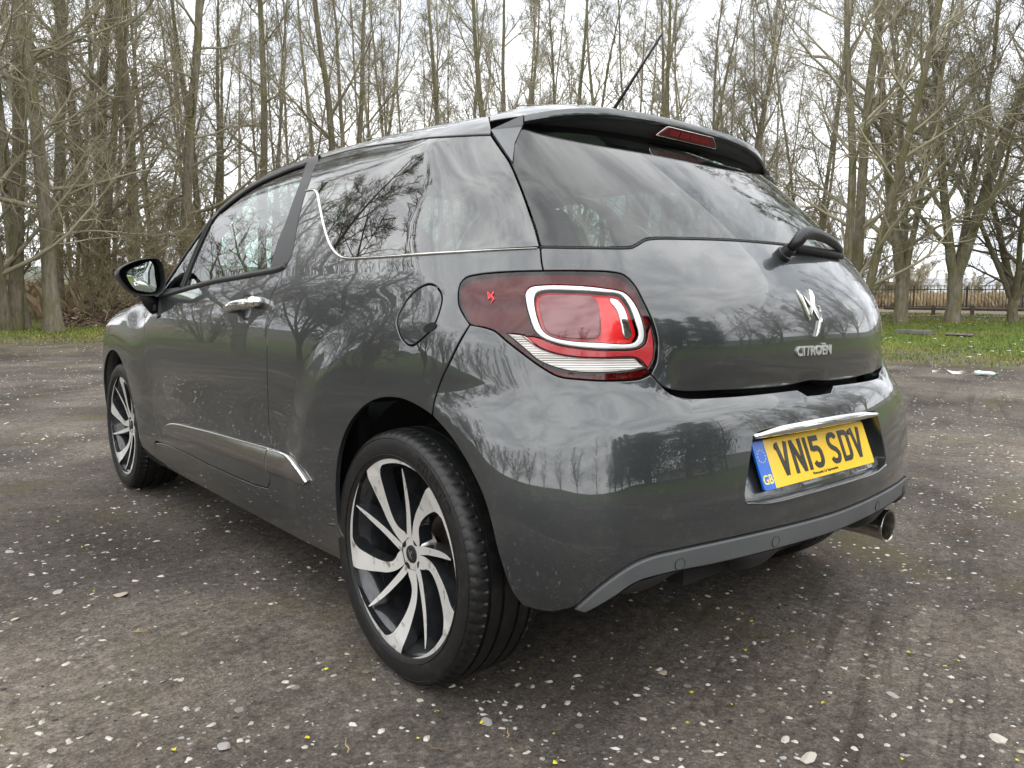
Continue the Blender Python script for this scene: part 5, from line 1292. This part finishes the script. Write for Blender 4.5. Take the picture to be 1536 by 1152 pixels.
for i, (k, x, y, s, lb) in enumerate(RIGHT): plant_tree(k, x, y, s, (.5, 2.4, 4.3, 1.0)[i], lb, 'tree', 'bare trees on the grass by the railings')
plant_tree('D', 27.28, 5.6, 1.1, 3.3, 'spreading bare tree whose branches enter at the top right corner', 'tree', 'bare trees on the grass by the railings')
DEEP = [('C', 4.55, 31.9, 1.0), ('A', 8.16, 37.24, .9), ('A', 12.35, 41.23, .9), ('A', 17.72, 37.95, 1), ('A', 23.9, 36.67, .9), ('A', 29.28, 35.11, 1), ('C', 31.16, 30.63, 1), ('A', 34.13, 25.65, .9), ('B', -.9, 22.46, 1.0), ('C', 2.03, 28.25, 1.1),
        ('C', 7.91, 45.51, 1.1), ('A', 17.13, 46.94, .9), ('A', 24.84, 43.18, 1.0), ('C', 30.99, 41.43, 1.1), ('A', 35.92, 38.56, .9), ('A', 37.82, 32.22, 1), ('C', 9.4, 32.5, 1.0), ('C', 20.9, 33.4, 1.0), ('B', 27.4, 31.6, .9)]
for i, (k, x, y, s) in enumerate(DEEP): plant_tree(k, x, y, s, 1.3 * i, 'thin bare tree far back among the others in the wood', 'tree', G_DEEP)
# the yard is ringed by trees: these stand behind and beside the viewer and show in the paint and glass
SIDE = [('D', -5.7, 13.6, .80), ('E', -6.7, 8.0, .9), ('E', -8.6, 15.2, .85), ('S', -10.2, 13.4, 1.5), ('E', -11.8, 11.6, .80), ('S', -13.4, 9.6, 1.5), ('E', -15.0, 7.4, .80), ('S', -19, 8.5, 1.3), ('S', -21, 5, 1.4), ('E', -24, 1.5, .8), ('S', -7.2, 20, 1.1), ('C', -12, 33, .8), ('C', -16, 36, .8), ('S', -23, -3, 1.5), ('E', -27, -9, 1.0), ('C', -28, -16, .8), ('B', -24, -22, .8), ('D', -17, -26, .9),
        ('A', -9, -28, .8), ('C', -4, -30, .9), ('A', 18, -27, .8), ('C', 22, -24, .9), ('D', 24, -18, 1.0), ('B', 27, -14, .9), ('D', 28, -8, 1.0), ('C', 30, -3, .9), ('A', 20, -31, .8), ('C', 26, -26, 1.0), ('D', 31, -16, .9), ('E', 25, -10, 1.1), ('S', 21, -18, 1.4), ('S', 24, -13, 1.3)]
for i, (k, x, y, s) in enumerate(SIDE):
    plant_tree(k, x, y, s, 1.9 * i, 'bare tree mirrored in the dark paint and windows of the car' if k != 'S' else 'twiggy bush mirrored in the dark paint and windows of the car', 'tree' if k != 'S' else 'bush', 'trees around the yard seen as reflections', name='bare_tree' if k != 'S' else 'twiggy_bush')
# evergreens behind the yard (the dark mass in the tailgate)
LEAF = mat('evergreen_leaf', (.032, .050, .022), .55, noise=(.8, (.060, .085, .034), .35, .7))
def evergreen(seed, H):
    r_ = np.random.default_rng(seed); T = Tubes(); P = grow_branch(r_, (0, 0, -.2), (0, 0, 1), H * .95, 14, .02, .02); T.add(P, np.linspace(.28, .03, 15), 8)
    cl = []
    for i in range(60):
        t = .10 + .88 * i / 60; az = r_.uniform(0, 6.283); L_ = H * .30 * (1 - t) ** .65 * r_.uniform(.6, 1.1) + .3
        k = int(t * 14); B = grow_branch(r_, P[k], (math.cos(az), math.sin(az), .25), L_, 5, .08, .02); T.add(B, np.linspace(.05 * (1 - t) + .012, .01, 6), 4)
        for q in B[1:]: cl += [(q, .28 + .35 * (1 - t))] * 1
    V = []; n = 0
    for (c, s) in cl:
        m = 60; q = c + r_.normal(0, s, (m, 3)) * np.array([1, 1, .6]); a = r_.normal(0, 1, (m, 3)); a /= np.linalg.norm(a, axis=1, keepdims=True); b = np.cross(a, r_.normal(0, 1, (m, 3))); b /= np.linalg.norm(b, axis=1, keepdims=True); z = r_.uniform(.05, .12, (m, 1))
        V.append(np.stack([q - a * z, q + b * z * .5, q + a * z, q - b * z * .5], 1).reshape(-1, 3))
    V = np.concatenate(V); n = len(V) // 4; me_ = bpy.data.meshes.new('crown'); me_.from_pydata(V.tolist(), [], np.arange(4 * n).reshape(-1, 4).tolist()); me_.update(); me_.materials.append(LEAF)
    tm = T.mesh('trunk'); tm.materials.append(BARKD); return tm, me_, None
PROTO['G'] = evergreen(5, 11)
for i, (x, y, s) in enumerate(((1.5, -26, 1.15), (4.6, -24.5, 1.2), (8.0, -26, 1.1), (11.4, -24.0, 1.2), (14.8, -25.5, 1.05), (-1.5, -29, 1.2), (9.2, -30, 1.3))):
    plant_tree('G', x, y, s, 1.1 * i, 'dense dark evergreen mirrored in the tailgate', 'tree', 'evergreens mirrored in the tailgate', name='evergreen_tree')

# understorey bushes in the wood and behind the railings
BUSH = [(2.9, 20.4, .9, 'pale thicket of saplings at the left of the leaf heap'), (4.9, 21.6, .8, 'twiggy saplings behind the door mirror'), (7.3, 24.6, 1.0, 'low bush at the foot of the mossy forked trunk'), (6.4, 30.2, 1.2, None), (12.2, 27.0, 1.1, None), (15.5, 33, 1.3, None), (1.2, 25.5, 1.1, None), (19, 31, 1.3, None), (23.4, 27.5, 1.3, None), (27.5, 25, 1.3, None), (26.2, 15.5, 1.2, None), (22.0, 10.6, .8, 'bush of dead stems beside the right rear of the car'), (25.5, 12.0, 1.0, None), (29, 27.5, 1.3, None), (32, 21.5, 1.2, None)]
for i, (x, y, s, lb) in enumerate(BUSH):
    plant_tree('S', x, y, s, 1.37 * i, lb or 'twiggy undergrowth bush among the tree trunks', 'bush', 'undergrowth in the wood', name='twiggy_bush')
for i in range(26):
    t = i / 25; x, y = 52 + 6 * math.sin(i * 2.1) + 8 * (1 - t), 34 - 34 * t + 2 * math.sin(i * 1.3)
    plant_tree('S', x, y, .72 + .2 * math.sin(i * 1.9), 1.7 * i, 'olive brown bush in the thicket beyond the railings', 'bush', 'thicket beyond the railings', name='twiggy_bush')
# ------------------------------------------------------------------ stones, litter and grass
STONE = [mat('pale_limestone', (.54, .50, .44), .8, noise=(40, (.34, .31, .26), .4, .7)), mat('grey_stone', (.36, .34, .32), .8, noise=(40, (.22, .21, .20), .4, .7)), mat('buff_stone', (.46, .39, .29), .8, noise=(40, (.30, .25, .19), .4, .7))]
def rock(seed, sub=1):
    r_ = np.random.default_rng(seed); bm = bmesh.new(); bmesh.ops.create_icosphere(bm, subdivisions=sub, radius=1)
    pl_ = [(Vector(r_.normal(0, 1, 3)).normalized(), r_.uniform(.38, .78)) for _ in range(11)]
    for v in bm.verts:
        for n_, d_ in pl_:
            k = v.co.dot(n_)
            if k > d_: v.co -= n_ * (k - d_)
        v.co.x *= r_.uniform(.95, 1.05); v.co.z *= .38
    me_ = bpy.data.meshes.new('stone'); bm.to_mesh(me_); bm.free(); return me_
ROCKS = []
for k in range(9):
    q = rock(100 + k, 2); q.materials.append(STONE[k % 3]); ROCKS.append(q)
def clear_of_tyre(x, y):
    return all(math.hypot((x - a) / .16, (y - b) / .26) > 1 for a, b in ((-.73, 0), (-.73, 2.464), (.73, 0), (.73, 2.464)))
fwd = np.array([.643, .759]); rgt = np.array([.764, -.645]); cp = np.array([-1.758, -1.508])
n_st = 0; tries = 0
while n_st < 240 and tries < 4000:
    tries += 1
    d = .6 + 7.0 * rng.random() ** 1.6; lat = rng.uniform(-1, 1) * (.85 * d + .7); p_ = cp + fwd * d + rgt * lat
    if vnoise(p_[0], p_[1], .9, 8) < .38 or not clear_of_tyre(*p_): continue
    s_ = rng.choice([.006, .008, .011, .015, .021], p=[.24, .28, .25, .16, .07]) * rng.uniform(.8, 1.25) * (1 + d * .06)
    o = bpy.data.objects.new('stone', ROCKS[int(rng.integers(9))]); C.objects.link(o)
    o.location = (p_[0], p_[1], ground_at(*p_) + s_ * .10); o.scale = (s_ * rng.uniform(.8, 1.5), s_, s_ * rng.uniform(.6, 1.0)); o.rotation_euler = (rng.normal(0, .15), rng.normal(0, .15), rng.uniform(0, 6.28))
    tag(o, 'pale angular stone half pressed into the dark gravel', 'stone', 'loose stones on the gravel'); n_st += 1
for x_, y_, s_, lb in ((-.37, -.79, .024, 'largest flat pale stone at the bottom right edge of the photo'), (-1.20, .99, .026, 'rounded pale stone on the gravel left of the rear wheel'), (-1.25, -.02, .019, 'pale heart-shaped stone at the bottom edge left of centre'), (-.345, -.725, .015, 'pale square stone beside the largest flat stone'), (-.30, -.37, .014, 'grey slab-like stone in the shade behind the bumper')):
    o = bpy.data.objects.new('stone', ROCKS[int(s_ * 1000) % 9]); C.objects.link(o); o.location = (x_, y_, ground_at(x_, y_) + .004); o.scale = (s_ * 1.2, s_, s_ * .6); o.rotation_euler = (.05, .1, x_ * 9)
    tag(o, lb, 'stone', 'loose stones on the gravel')
# gravel too fine to count
def gravel(name, N, dmax, smin, smax, mat_, seed, pw=1.6, thr=.36):
    r_ = np.random.default_rng(seed); d = .3 + dmax * r_.random(N * 3) ** pw; lat = r_.uniform(-1, 1, N * 3) * (.9 * d + .7)
    P = cp + d[:, None] * fwd + lat[:, None] * rgt
    ok = (vnoise(P[:, 0], P[:, 1], .8, 8) * .6 + vnoise(P[:, 0], P[:, 1], 2.4, 9) * .4) > thr + r_.normal(0, .07, N * 3); P = P[ok][:N]; d = d[ok][:N]; n = len(P)
    s_ = (smin + (smax - smin) * r_.random(n) ** 2.2) * (1 + d * .05)
    base = np.array([[1, 0, 0], [.35, .9, 0], [-.7, .65, 0], [-.95, -.3, 0], [-.2, -.85, 0], [.7, -.6, 0], [.25, .15, .55], [-.3, -.1, .5]])
    a = r_.uniform(0, 6.283, n); ca, sa = np.cos(a), np.sin(a); jit = r_.uniform(.65, 1.3, (n, 8, 1)); B = base[None] * jit; B[:, :, 0] *= r_.uniform(.8, 1.6, n)[:, None]
    X = B[:, :, 0] * ca[:, None] - B[:, :, 1] * sa[:, None]; Y = B[:, :, 0] * sa[:, None] + B[:, :, 1] * ca[:, None]
    zg = ground_many(P)
    Vv = np.stack([P[:, 0, None] + X * s_[:, None], P[:, 1, None] + Y * s_[:, None], zg[:, None] + B[:, :, 2] * s_[:, None] * .8 - .0008], -1).reshape(-1, 3)
    f = [(0, 1, 6), (1, 2, 6), (2, 7, 6), (2, 3, 7), (3, 4, 7), (4, 6, 7), (4, 5, 6), (5, 0, 6)]
    F_ = (np.arange(n)[:, None, None] * 8 + np.array(f)[None]).reshape(-1, 3)
    me_ = bpy.data.meshes.new(name); me_.from_pydata(Vv.tolist(), [], F_.tolist()); me_.update()
    return link(name, me_, mat_)
tag(gravel('pale_gravel', 17000, 15, .0014, .0095, STONE[0], 3), 'scattered pale chippings pressed into the dark yard surface', 'gravel', kind='stuff')
tag(gravel('grey_gravel', 11000, 13, .0016, .008, STONE[1], 4, thr=.30), 'scattered grey chippings among the dark cinders', 'gravel', kind='stuff')
DARKST = mat('dark_cinder_lump', (.030, .027, .026), .9)
tag(gravel('cinders', 3600, 9, .002, .008, DARKST, 5, thr=.2), 'dark crumbs of cinder over the yard', 'gravel', kind='stuff')
YEL = mat('yellow_petal', (.55, .50, .02), .7)
r_ = np.random.default_rng(12); Vv = []; F_ = []
for k in range(170):
    d = 1.1 + 7 * r_.random() ** 1.5; lat = r_.uniform(-.8, .8) * d; p_ = cp + fwd * d + rgt * lat; z_ = ground_at(*p_) + .004; s_ = r_.uniform(.003, .0065); b = len(Vv)
    for j in range(5):
        a = j * 1.257 + r_.uniform(-.3, .3); Vv.append((p_[0] + s_ * math.cos(a) * r_.uniform(.6, 1.3), p_[1] + s_ * math.sin(a), z_ + r_.uniform(0, .004)))
    Vv.append((p_[0], p_[1], z_ + .003)); F_ += [(b + j, b + (j + 1) % 5, b + 5) for j in range(5)]
tag(link('fallen_catkins', mesh('fallen_catkins', Vv, F_), YEL), 'tiny yellow flowers fallen on the gravel', 'petals', kind='stuff')
STRAW = mat('dry_straw', (.34, .25, .13), .8, noise=(20, (.22, .15, .08), .4, .7)); STICK = mat('dead_stick', (.14, .10, .07), .85)
for k, (x_, y_, L_, a, lb) in enumerate(((-1.23, .66, .045, 2.6, 'short pale twig on the gravel left of the rear wheel'), (-1.06, -.18, .055, 1.2, 'dry grass stalk near the bottom edge below the rear wheel'), (-.78, -.35, .035, .9, 'bent dry twig near the bottom edge, right of the stalk'), (-1.54, .47, .03, 1.9, 'tiny pale twig at the left edge of the photo'), (-.93, -.30, .04, 2.0, 'thin dead stem at the bottom edge of the photo'))):
    P = [(x_ + L_ * (t - .5) * math.cos(a) + .004 * math.sin(9 * t), y_ + L_ * (t - .5) * math.sin(a) + .004 * math.cos(7 * t), ground_at(x_, y_) + .006 + .004 * math.sin(3 * t)) for t in np.linspace(0, 1, 7)]
    m_ = MB(); m_.tube(P, [.0016, .0017, .0016, .0015, .0014, .0012, .0008], 6); o = m_.build('twig', STRAW if k < 3 else STICK); tag(o, lb, 'twig', 'twigs lying on the gravel')

# grass blades: nobody could count them
GRASS = mat('spring_grass', (.105, .175, .020), .6, noise=(.6, (.235, .225, .055), .40, .62), spec=.3)
def blades(name, N, fx, hmin, hmax, mat_, seed, wd=.012):
    r_ = np.random.default_rng(seed); P = fx(r_, N); n = len(P); zg = gz(P[:, 0], P[:, 1]); h_ = r_.uniform(hmin, hmax, n); a = r_.uniform(0, 6.283, n); w_ = wd * r_.uniform(.6, 1.4, n); ln = r_.uniform(.2, .9, n) * h_
    dx, dy = np.cos(a), np.sin(a); lx, ly = np.cos(a + 1.3), np.sin(a + 1.3)
    b0_ = np.stack([P[:, 0] - dx * w_, P[:, 1] - dy * w_, zg - .01], -1); b1_ = np.stack([P[:, 0] + dx * w_, P[:, 1] + dy * w_, zg - .01], -1)
    m1 = np.stack([P[:, 0] + lx * ln * .35 + dx * w_ * .6, P[:, 1] + ly * ln * .35 + dy * w_ * .6, zg + h_ * .6], -1); tp = np.stack([P[:, 0] + lx * ln, P[:, 1] + ly * ln, zg + h_], -1)
    Vv = np.stack([b0_, b1_, m1, tp], 1).reshape(-1, 3); F_ = (np.arange(n)[:, None, None] * 4 + np.array([(0, 1, 2), (0, 2, 3)])[None]).reshape(-1, 3)
    me_ = bpy.data.meshes.new(name); me_.from_pydata(Vv.tolist(), [], F_.tolist()); me_.update(); return link(name, me_, mat_)
def right_turf(r_, N):
    x = r_.uniform(11, 31, N * 2); y = r_.uniform(.5, 14, N * 2); d = np.hypot(x, y) + (vnoise(x, y, .28, 21) - .5) * 9 - .2 * y
    return np.stack([x, y], -1)[d > 13.8 + r_.normal(0, .9, N * 2)][:N]
def left_turf(r_, N):
    x = r_.uniform(-6, 9, N * 2); y = r_.uniform(15.5, 23, N * 2); k = (vnoise(x, y, .8, 22) > .35) & (y + .25 * np.abs(x) > 16.8 + r_.normal(0, .6, N * 2))
    return np.stack([x, y], -1)[k][:N]
tag(blades('right_turf', 46000, right_turf, .02, .065, GRASS, 31), 'bright short grass on the right between gravel and trees', 'grass', kind='stuff')
MOSS = mat('mossy_grass', (.13, .18, .025), .7, noise=(1.1, (.25, .24, .05), .36, .64))
tag(blades('left_turf', 26000, left_turf, .015, .06, MOSS, 32, .014), 'mossy green strip between the gravel and the wood', 'grass', kind='stuff')
def straw_fx(r_, N):
    x = r_.uniform(48, 60, N); y = r_.uniform(6, 32, N); return np.stack([x, y], -1)
REED = mat('dry_reed', (.42, .32, .19), .85, noise=(1.0, (.30, .24, .14), .4, .7))
tag(blades('dry_reeds', 16000, straw_fx, .5, 1.2, REED, 33, .02), 'strip of dry straw coloured reeds beyond the railings', 'reeds', kind='stuff')
def under_fx(r_, N):
    x = r_.uniform(-4, 40, N * 2); y = r_.uniform(18, 48, N * 2); return np.stack([x, y], -1)[(y * 1.05 + x * .55) > 23.5][:N]
BRAM = mat('dead_bramble', (.30, .225, .13), .85, noise=(.8, (.42, .33, .20), .4, .7))
tag(blades('dead_undergrowth', 22000, under_fx, .25, 1.1, BRAM, 34, .010), 'dead brown stalks and brambles over the floor of the wood', 'undergrowth', kind='stuff')
WHITE = mat('daisy_white', (.8, .8, .74), .6)
r_ = np.random.default_rng(44); Vv = []; F_ = []; Pd = right_turf(r_, 120)
for p_ in Pd:
    z_ = float(gz(*p_)) + .09; b = len(Vv); s_ = .035
    Vv += [(p_[0] + s_ * math.cos(j * 1.047), p_[1] + s_ * math.sin(j * 1.047), z_ + .01 * (j % 2)) for j in range(6)]; F_.append(tuple(range(b, b + 6)))
tag(link('daisies', mesh('daisies', Vv, F_), WHITE), 'white daisies dotted over the grass', 'daisies', kind='stuff')

# heap of dead leaves and brash at the edge of the wood
HEAP = mat('leaf_mould', (.12, .085, .06), .95, noise=(5, (.20, .15, .105), .35, .7), bump=(14, .9, .08))
us_ = np.linspace(0, 1, 70); vs_ = np.linspace(0, 1, 26); Vv = []
for v_ in vs_:
    for u_ in us_:
        x_ = 1.9 + 5.6 * u_; y_ = 19.6 + 1.2 * u_ + 2.4 * v_
        e_ = (math.sin(math.pi * u_) ** .6) * (math.sin(math.pi * v_) ** .8)
        Vv.append((x_, y_, float(gz(x_, y_)) - .03 + e_ * (.62 + .25 * float(vnoise(x_, y_, 1.6, 41)) + .10 * float(vnoise(x_, y_, 6, 42)))))
F_ = [(j * 70 + i, j * 70 + i + 1, (j + 1) * 70 + i + 1, (j + 1) * 70 + i) for j in range(25) for i in range(69)]
heap = link('leaf_heap', mesh('leaf_heap', Vv, F_), HEAP); tag(heap, 'long heap of brown dead leaves and brash below the wood', 'heap')
LEAFM = [mat('dead_leaf_brown', (.22, .145, .095), .8), mat('dead_leaf_pale', (.50, .39, .27), .8), mat('dead_leaf_dark', (.11, .07, .05), .85)]
hv = np.array(Vv); r_ = np.random.default_rng(51)
for k, (N, m__) in enumerate(((2600, LEAFM[0]), (1100, LEAFM[1]), (1600, LEAFM[2]))):
    c_ = hv[r_.integers(0, len(hv), N)] + r_.normal(0, .05, (N, 3)) * [1, 1, .3] + [0, 0, .03]; a = r_.normal(0, 1, (N, 3)) * [1, 1, .5]; a /= np.linalg.norm(a, axis=1, keepdims=True); b = np.cross(a, r_.normal(0, 1, (N, 3)) * [.5, .5, 1]); b /= np.linalg.norm(b, axis=1, keepdims=True); s_ = r_.uniform(.03, .09, (N, 1))
    Q = np.stack([c_ - a * s_, c_ + b * s_ * .6, c_ + a * s_, c_ - b * s_ * .6], 1).reshape(-1, 3)
    o = link('dead_leaves', mesh('dead_leaves', Q, np.arange(4 * N).reshape(-1, 4), smooth=False), m__, heap); o['kind'] = 'stuff'
T = Tubes()
for k in range(90):
    c_ = hv[r_.integers(0, len(hv))]; d_ = r_.normal(0, 1, 3) * [1, 1, .35]; L_ = r_.uniform(.3, 1.3); P = grow_branch(r_, c_ + [0, 0, .02], d_, L_, 4, .15, .0); T.add(P, np.linspace(r_.uniform(.006, .014), .003, 5), 5)
bs = T.mesh('brash_sticks'); o = link('brash_sticks', bs, mat('pale_dead_wood', (.36, .29, .20), .85), heap); o['kind'] = 'stuff'

# railings
RAIL = mat('dark_green_steel', (.020, .024, .022), .55)
fa_, fb_ = Vector((43.31, 20.14, 0)), Vector((46.9, 10.2, 0)); fl_ = (fb_ - fa_).length; fd = (fb_ - fa_).normalized(); frz = math.atan2(fd.y, fd.x); zb = .80
fence = empty('palisade_fence', (fa_.x, fa_.y, zb), frz); tag(fence, 'dark steel palisade railings behind the trees on the right', 'fence')
m_ = MB(); m_.box((0, 0, .68), (.034, .016, 1.36)); m_.add([(-.017, -.008, 1.36), (.017, -.008, 1.36), (.017, .008, 1.36), (-.017, .008, 1.36), (0, 0, 1.44)], [(0, 1, 4), (1, 2, 4), (2, 3, 4), (3, 0, 4)])
pk = m_.build('picket', RAIL, fence, smooth=False); npk = int(fl_ / .165)
for i in range(1, npk):
    o = pk.copy(); C.objects.link(o); o.parent = fence; o.location = (i * .165, 0, 0)
for z_ in (.22, 1.18):
    m_ = MB(); m_.box((fl_ / 2, .03, z_), (fl_, .04, .05)); m_.build('rail', RAIL, fence, smooth=False)
for i in range(5):
    m_ = MB(); m_.box((i * 2.6 + .2, .07, .66), (.09, .09, 1.4)); m_.build('post', RAIL, fence, smooth=False)
# knee rail
KR = mat('weathered_timber', (.10, .085, .07), .85, noise=(8, (.16, .14, .12), .4, .7))
ka, kb = Vector((28.4, 12.0, 0)), Vector((30.3, 6.6, 0)); kd = (kb - ka); kz = float(gz(29.4, 9.3))
knee = empty('knee_rail', (ka.x, ka.y, kz), math.atan2(kd.y, kd.x)); tag(knee, 'low weathered timber rail along the path in front of the railings', 'rail')
m_ = MB(); m_.tube([(t * kd.length, .01 * math.sin(9 * t), .26) for t in np.linspace(0, 1, 9)], .055, 10); m_.build('timber_beam', KR, knee)
for i in range(5): m_ = MB(); m_.box((.4 + i * 1.25, 0, .17), (.13, .13, .42)); m_.build('post', KR, knee, smooth=False)
PATHM = mat('grey_path', (.20, .18, .165), .9, noise=(3, (.13, .12, .11), .4, .7))
pa = np.array([(27.6, 12.5), (29.6, 6.2)]); Vv = []
for t in np.linspace(0, 1, 24):
    p_ = pa[0] * (1 - t) + pa[1] * t; n_ = np.array([.95, .30])
    for s_ in (-.35, .35): q = p_ + n_ * s_; Vv.append((q[0], q[1], float(gz(*q)) + .02))
link('path', mesh('path', Vv, [(2 * i, 2 * i + 1, 2 * i + 3, 2 * i + 2) for i in range(23)]), PATHM)['kind'] = 'structure'
# flat slabs in the grass
CONC = mat('rough_concrete', (.20, .185, .17), .9, noise=(6, (.12, .11, .10), .4, .7), bump=(30, .6, .02))
for x_, y_, d_, lb in ((19.0, 7.0, (.42, .85, .13), 'rough grey concrete slab lying in the grass nearest the car'), (18.9, 5.9, (.30, .62, .05), 'flat grey stone in the grass right of the concrete slab')):
    b_ = bevel_box('stone_slab', (0, 0, 0), d_, CONC, None, .03, 2, rot=Matrix.Rotation(-.25, 3, 'Z'))
    for v in b_.data.vertices: v.co += Vector((random.uniform(-.02, .02), random.uniform(-.02, .02), random.uniform(-.012, .012)))
    b_.location = (x_, y_, float(gz(x_, y_)) + .04); tag(b_, lb, 'slab')
# discarded bottle
PET = mat('crumpled_clear_plastic', (.62, .72, .68), .18, coat=.6, bump=(60, .9, .01)); CAPG = mat('green_cap', (.01, .22, .10), .4)
bd = Vector((.08, -1, 0)).normalized(); bt_ = empty('plastic_bottle', (10.06, 2.50, 0), math.atan2(bd.y, bd.x)); tag(bt_, 'crumpled clear plastic bottle with green end on the gravel', 'bottle')
bt_.location.z = ground_at(10.06, 2.5)
m_ = MB(); prof_ = [(0, .002), (.0, .030), (.015, .040), (.06, .043), (.10, .034), (.14, .042), (.19, .040), (.225, .030), (.25, .015), (.262, .0125)]
V0 = []; n = 18
for (h_, rr_) in prof_:
    for k in range(n):
        a = 2 * math.pi * k / n; q = rr_ * (1 + .16 * math.sin(3 * a + h_ * 40) + .08 * math.sin(7 * a - h_ * 70)); V0.append((h_, q * math.cos(a), .036 + q * math.sin(a) * .82))
m_.add(V0, [(j * n + k, j * n + (k + 1) % n, (j + 1) * n + (k + 1) % n, (j + 1) * n + k) for j in range(len(prof_) - 1) for k in range(n)]); m_.build('bottle_body', PET, bt_)
m_ = MB(); m_.tube([(.258, 0, .036), (.285, 0, .035)], [.018, .017], 16); m_.build('bottle_cap', CAPG, bt_, sharp=40)
FILM = mat('torn_plastic_film', (.70, .66, .62), .3, bump=(40, .8, .01))
film = empty('plastic_film', (10.12, 2.74, ground_at(10.12, 2.74)), math.atan2(bd.y, bd.x) + math.pi); tag(film, 'twisted strip of torn pale plastic film trailing from the bottle', 'litter')
m_ = MB(); Vv = []
for i in range(30):
    t = i / 29; w_ = .022 + .022 * math.sin(4 * t) ** 2
    for s_ in (-1, 0, 1): Vv.append((-.22 + t * .55, .02 * math.sin(6 * t) + s_ * w_ * math.cos(5 * t), .03 + .02 * math.sin(11 * t) + s_ * w_ * .6 * math.sin(5 * t)))
m_.add(Vv, [(3 * i + j, 3 * i + j + 1, 3 * i + j + 4, 3 * i + j + 3) for i in range(29) for j in range(2)]); m_.build('film_strip', FILM, film)
# far hills and sheds
HILL = mat('far_hillside', (.110, .115, .070), 1.0, noise=(.02, (.075, .085, .060), .4, .65))
Vv = []; na = 120
for j, (d_, h0_, h1_) in enumerate(((170, 1.2, 0), (240, 4.0, 2.5), (330, 11.5, 5.0), (420, 15.5, 5.0), (600, -3, 0))):
    for i in range(na):
        a = math.radians(-70 + 200 * i / (na - 1)); Vv.append((d_ * math.cos(a), d_ * math.sin(a), h0_ + h1_ * (math.sin(a * 5.3 + 1.1) * .5 + math.sin(a * 11.7) * .25)))
link('hills', mesh('hills', Vv, [(j * na + i, j * na + i + 1, (j + 1) * na + i + 1, (j + 1) * na + i) for j in range(4) for i in range(na - 1)]), HILL)['kind'] = 'structure'
WALLM = mat('white_cladding', (.70, .71, .72), .6); ROOFM = mat('grey_sheet_roof', (.30, .31, .33), .6)
for k, (x_, y_, L_, h_, lb) in enumerate(((205, 66, 30, 4.2, 'long low white shed far off beyond the railings'), (232, 58, 22, 4.0, 'small white shed far off near the right edge of the photo'))):
    sh_ = empty('far_shed', (x_, y_, 2.4 + 2.0 * k), 1.9); tag(sh_, lb, 'building', 'far sheds on the hillside')
    m_ = MB(); m_.box((0, 0, h_ / 2), (L_, 8, h_)); m_.build('wall', WALLM, sh_, smooth=False)
    m_ = MB(); m_.add([(-L_ / 2 - .3, -4.4, h_), (L_ / 2 + .3, -4.4, h_), (L_ / 2 + .3, 4.4, h_), (-L_ / 2 - .3, 4.4, h_), (-L_ / 2 - .3, 0, h_ + 1.8), (L_ / 2 + .3, 0, h_ + 1.8)], [(0, 1, 5, 4), (3, 4, 5, 2), (0, 4, 3), (1, 2, 5)]); m_.build('roof', ROOFM, sh_, smooth=False)
    for q in range(6):
        m_ = MB(); m_.box((-L_ / 2 + L_ * (q + .5) / 6, -4.03, h_ * .55), (L_ / 9, .1, h_ * .3)); m_.build('window', ROOFM, sh_, smooth=False)
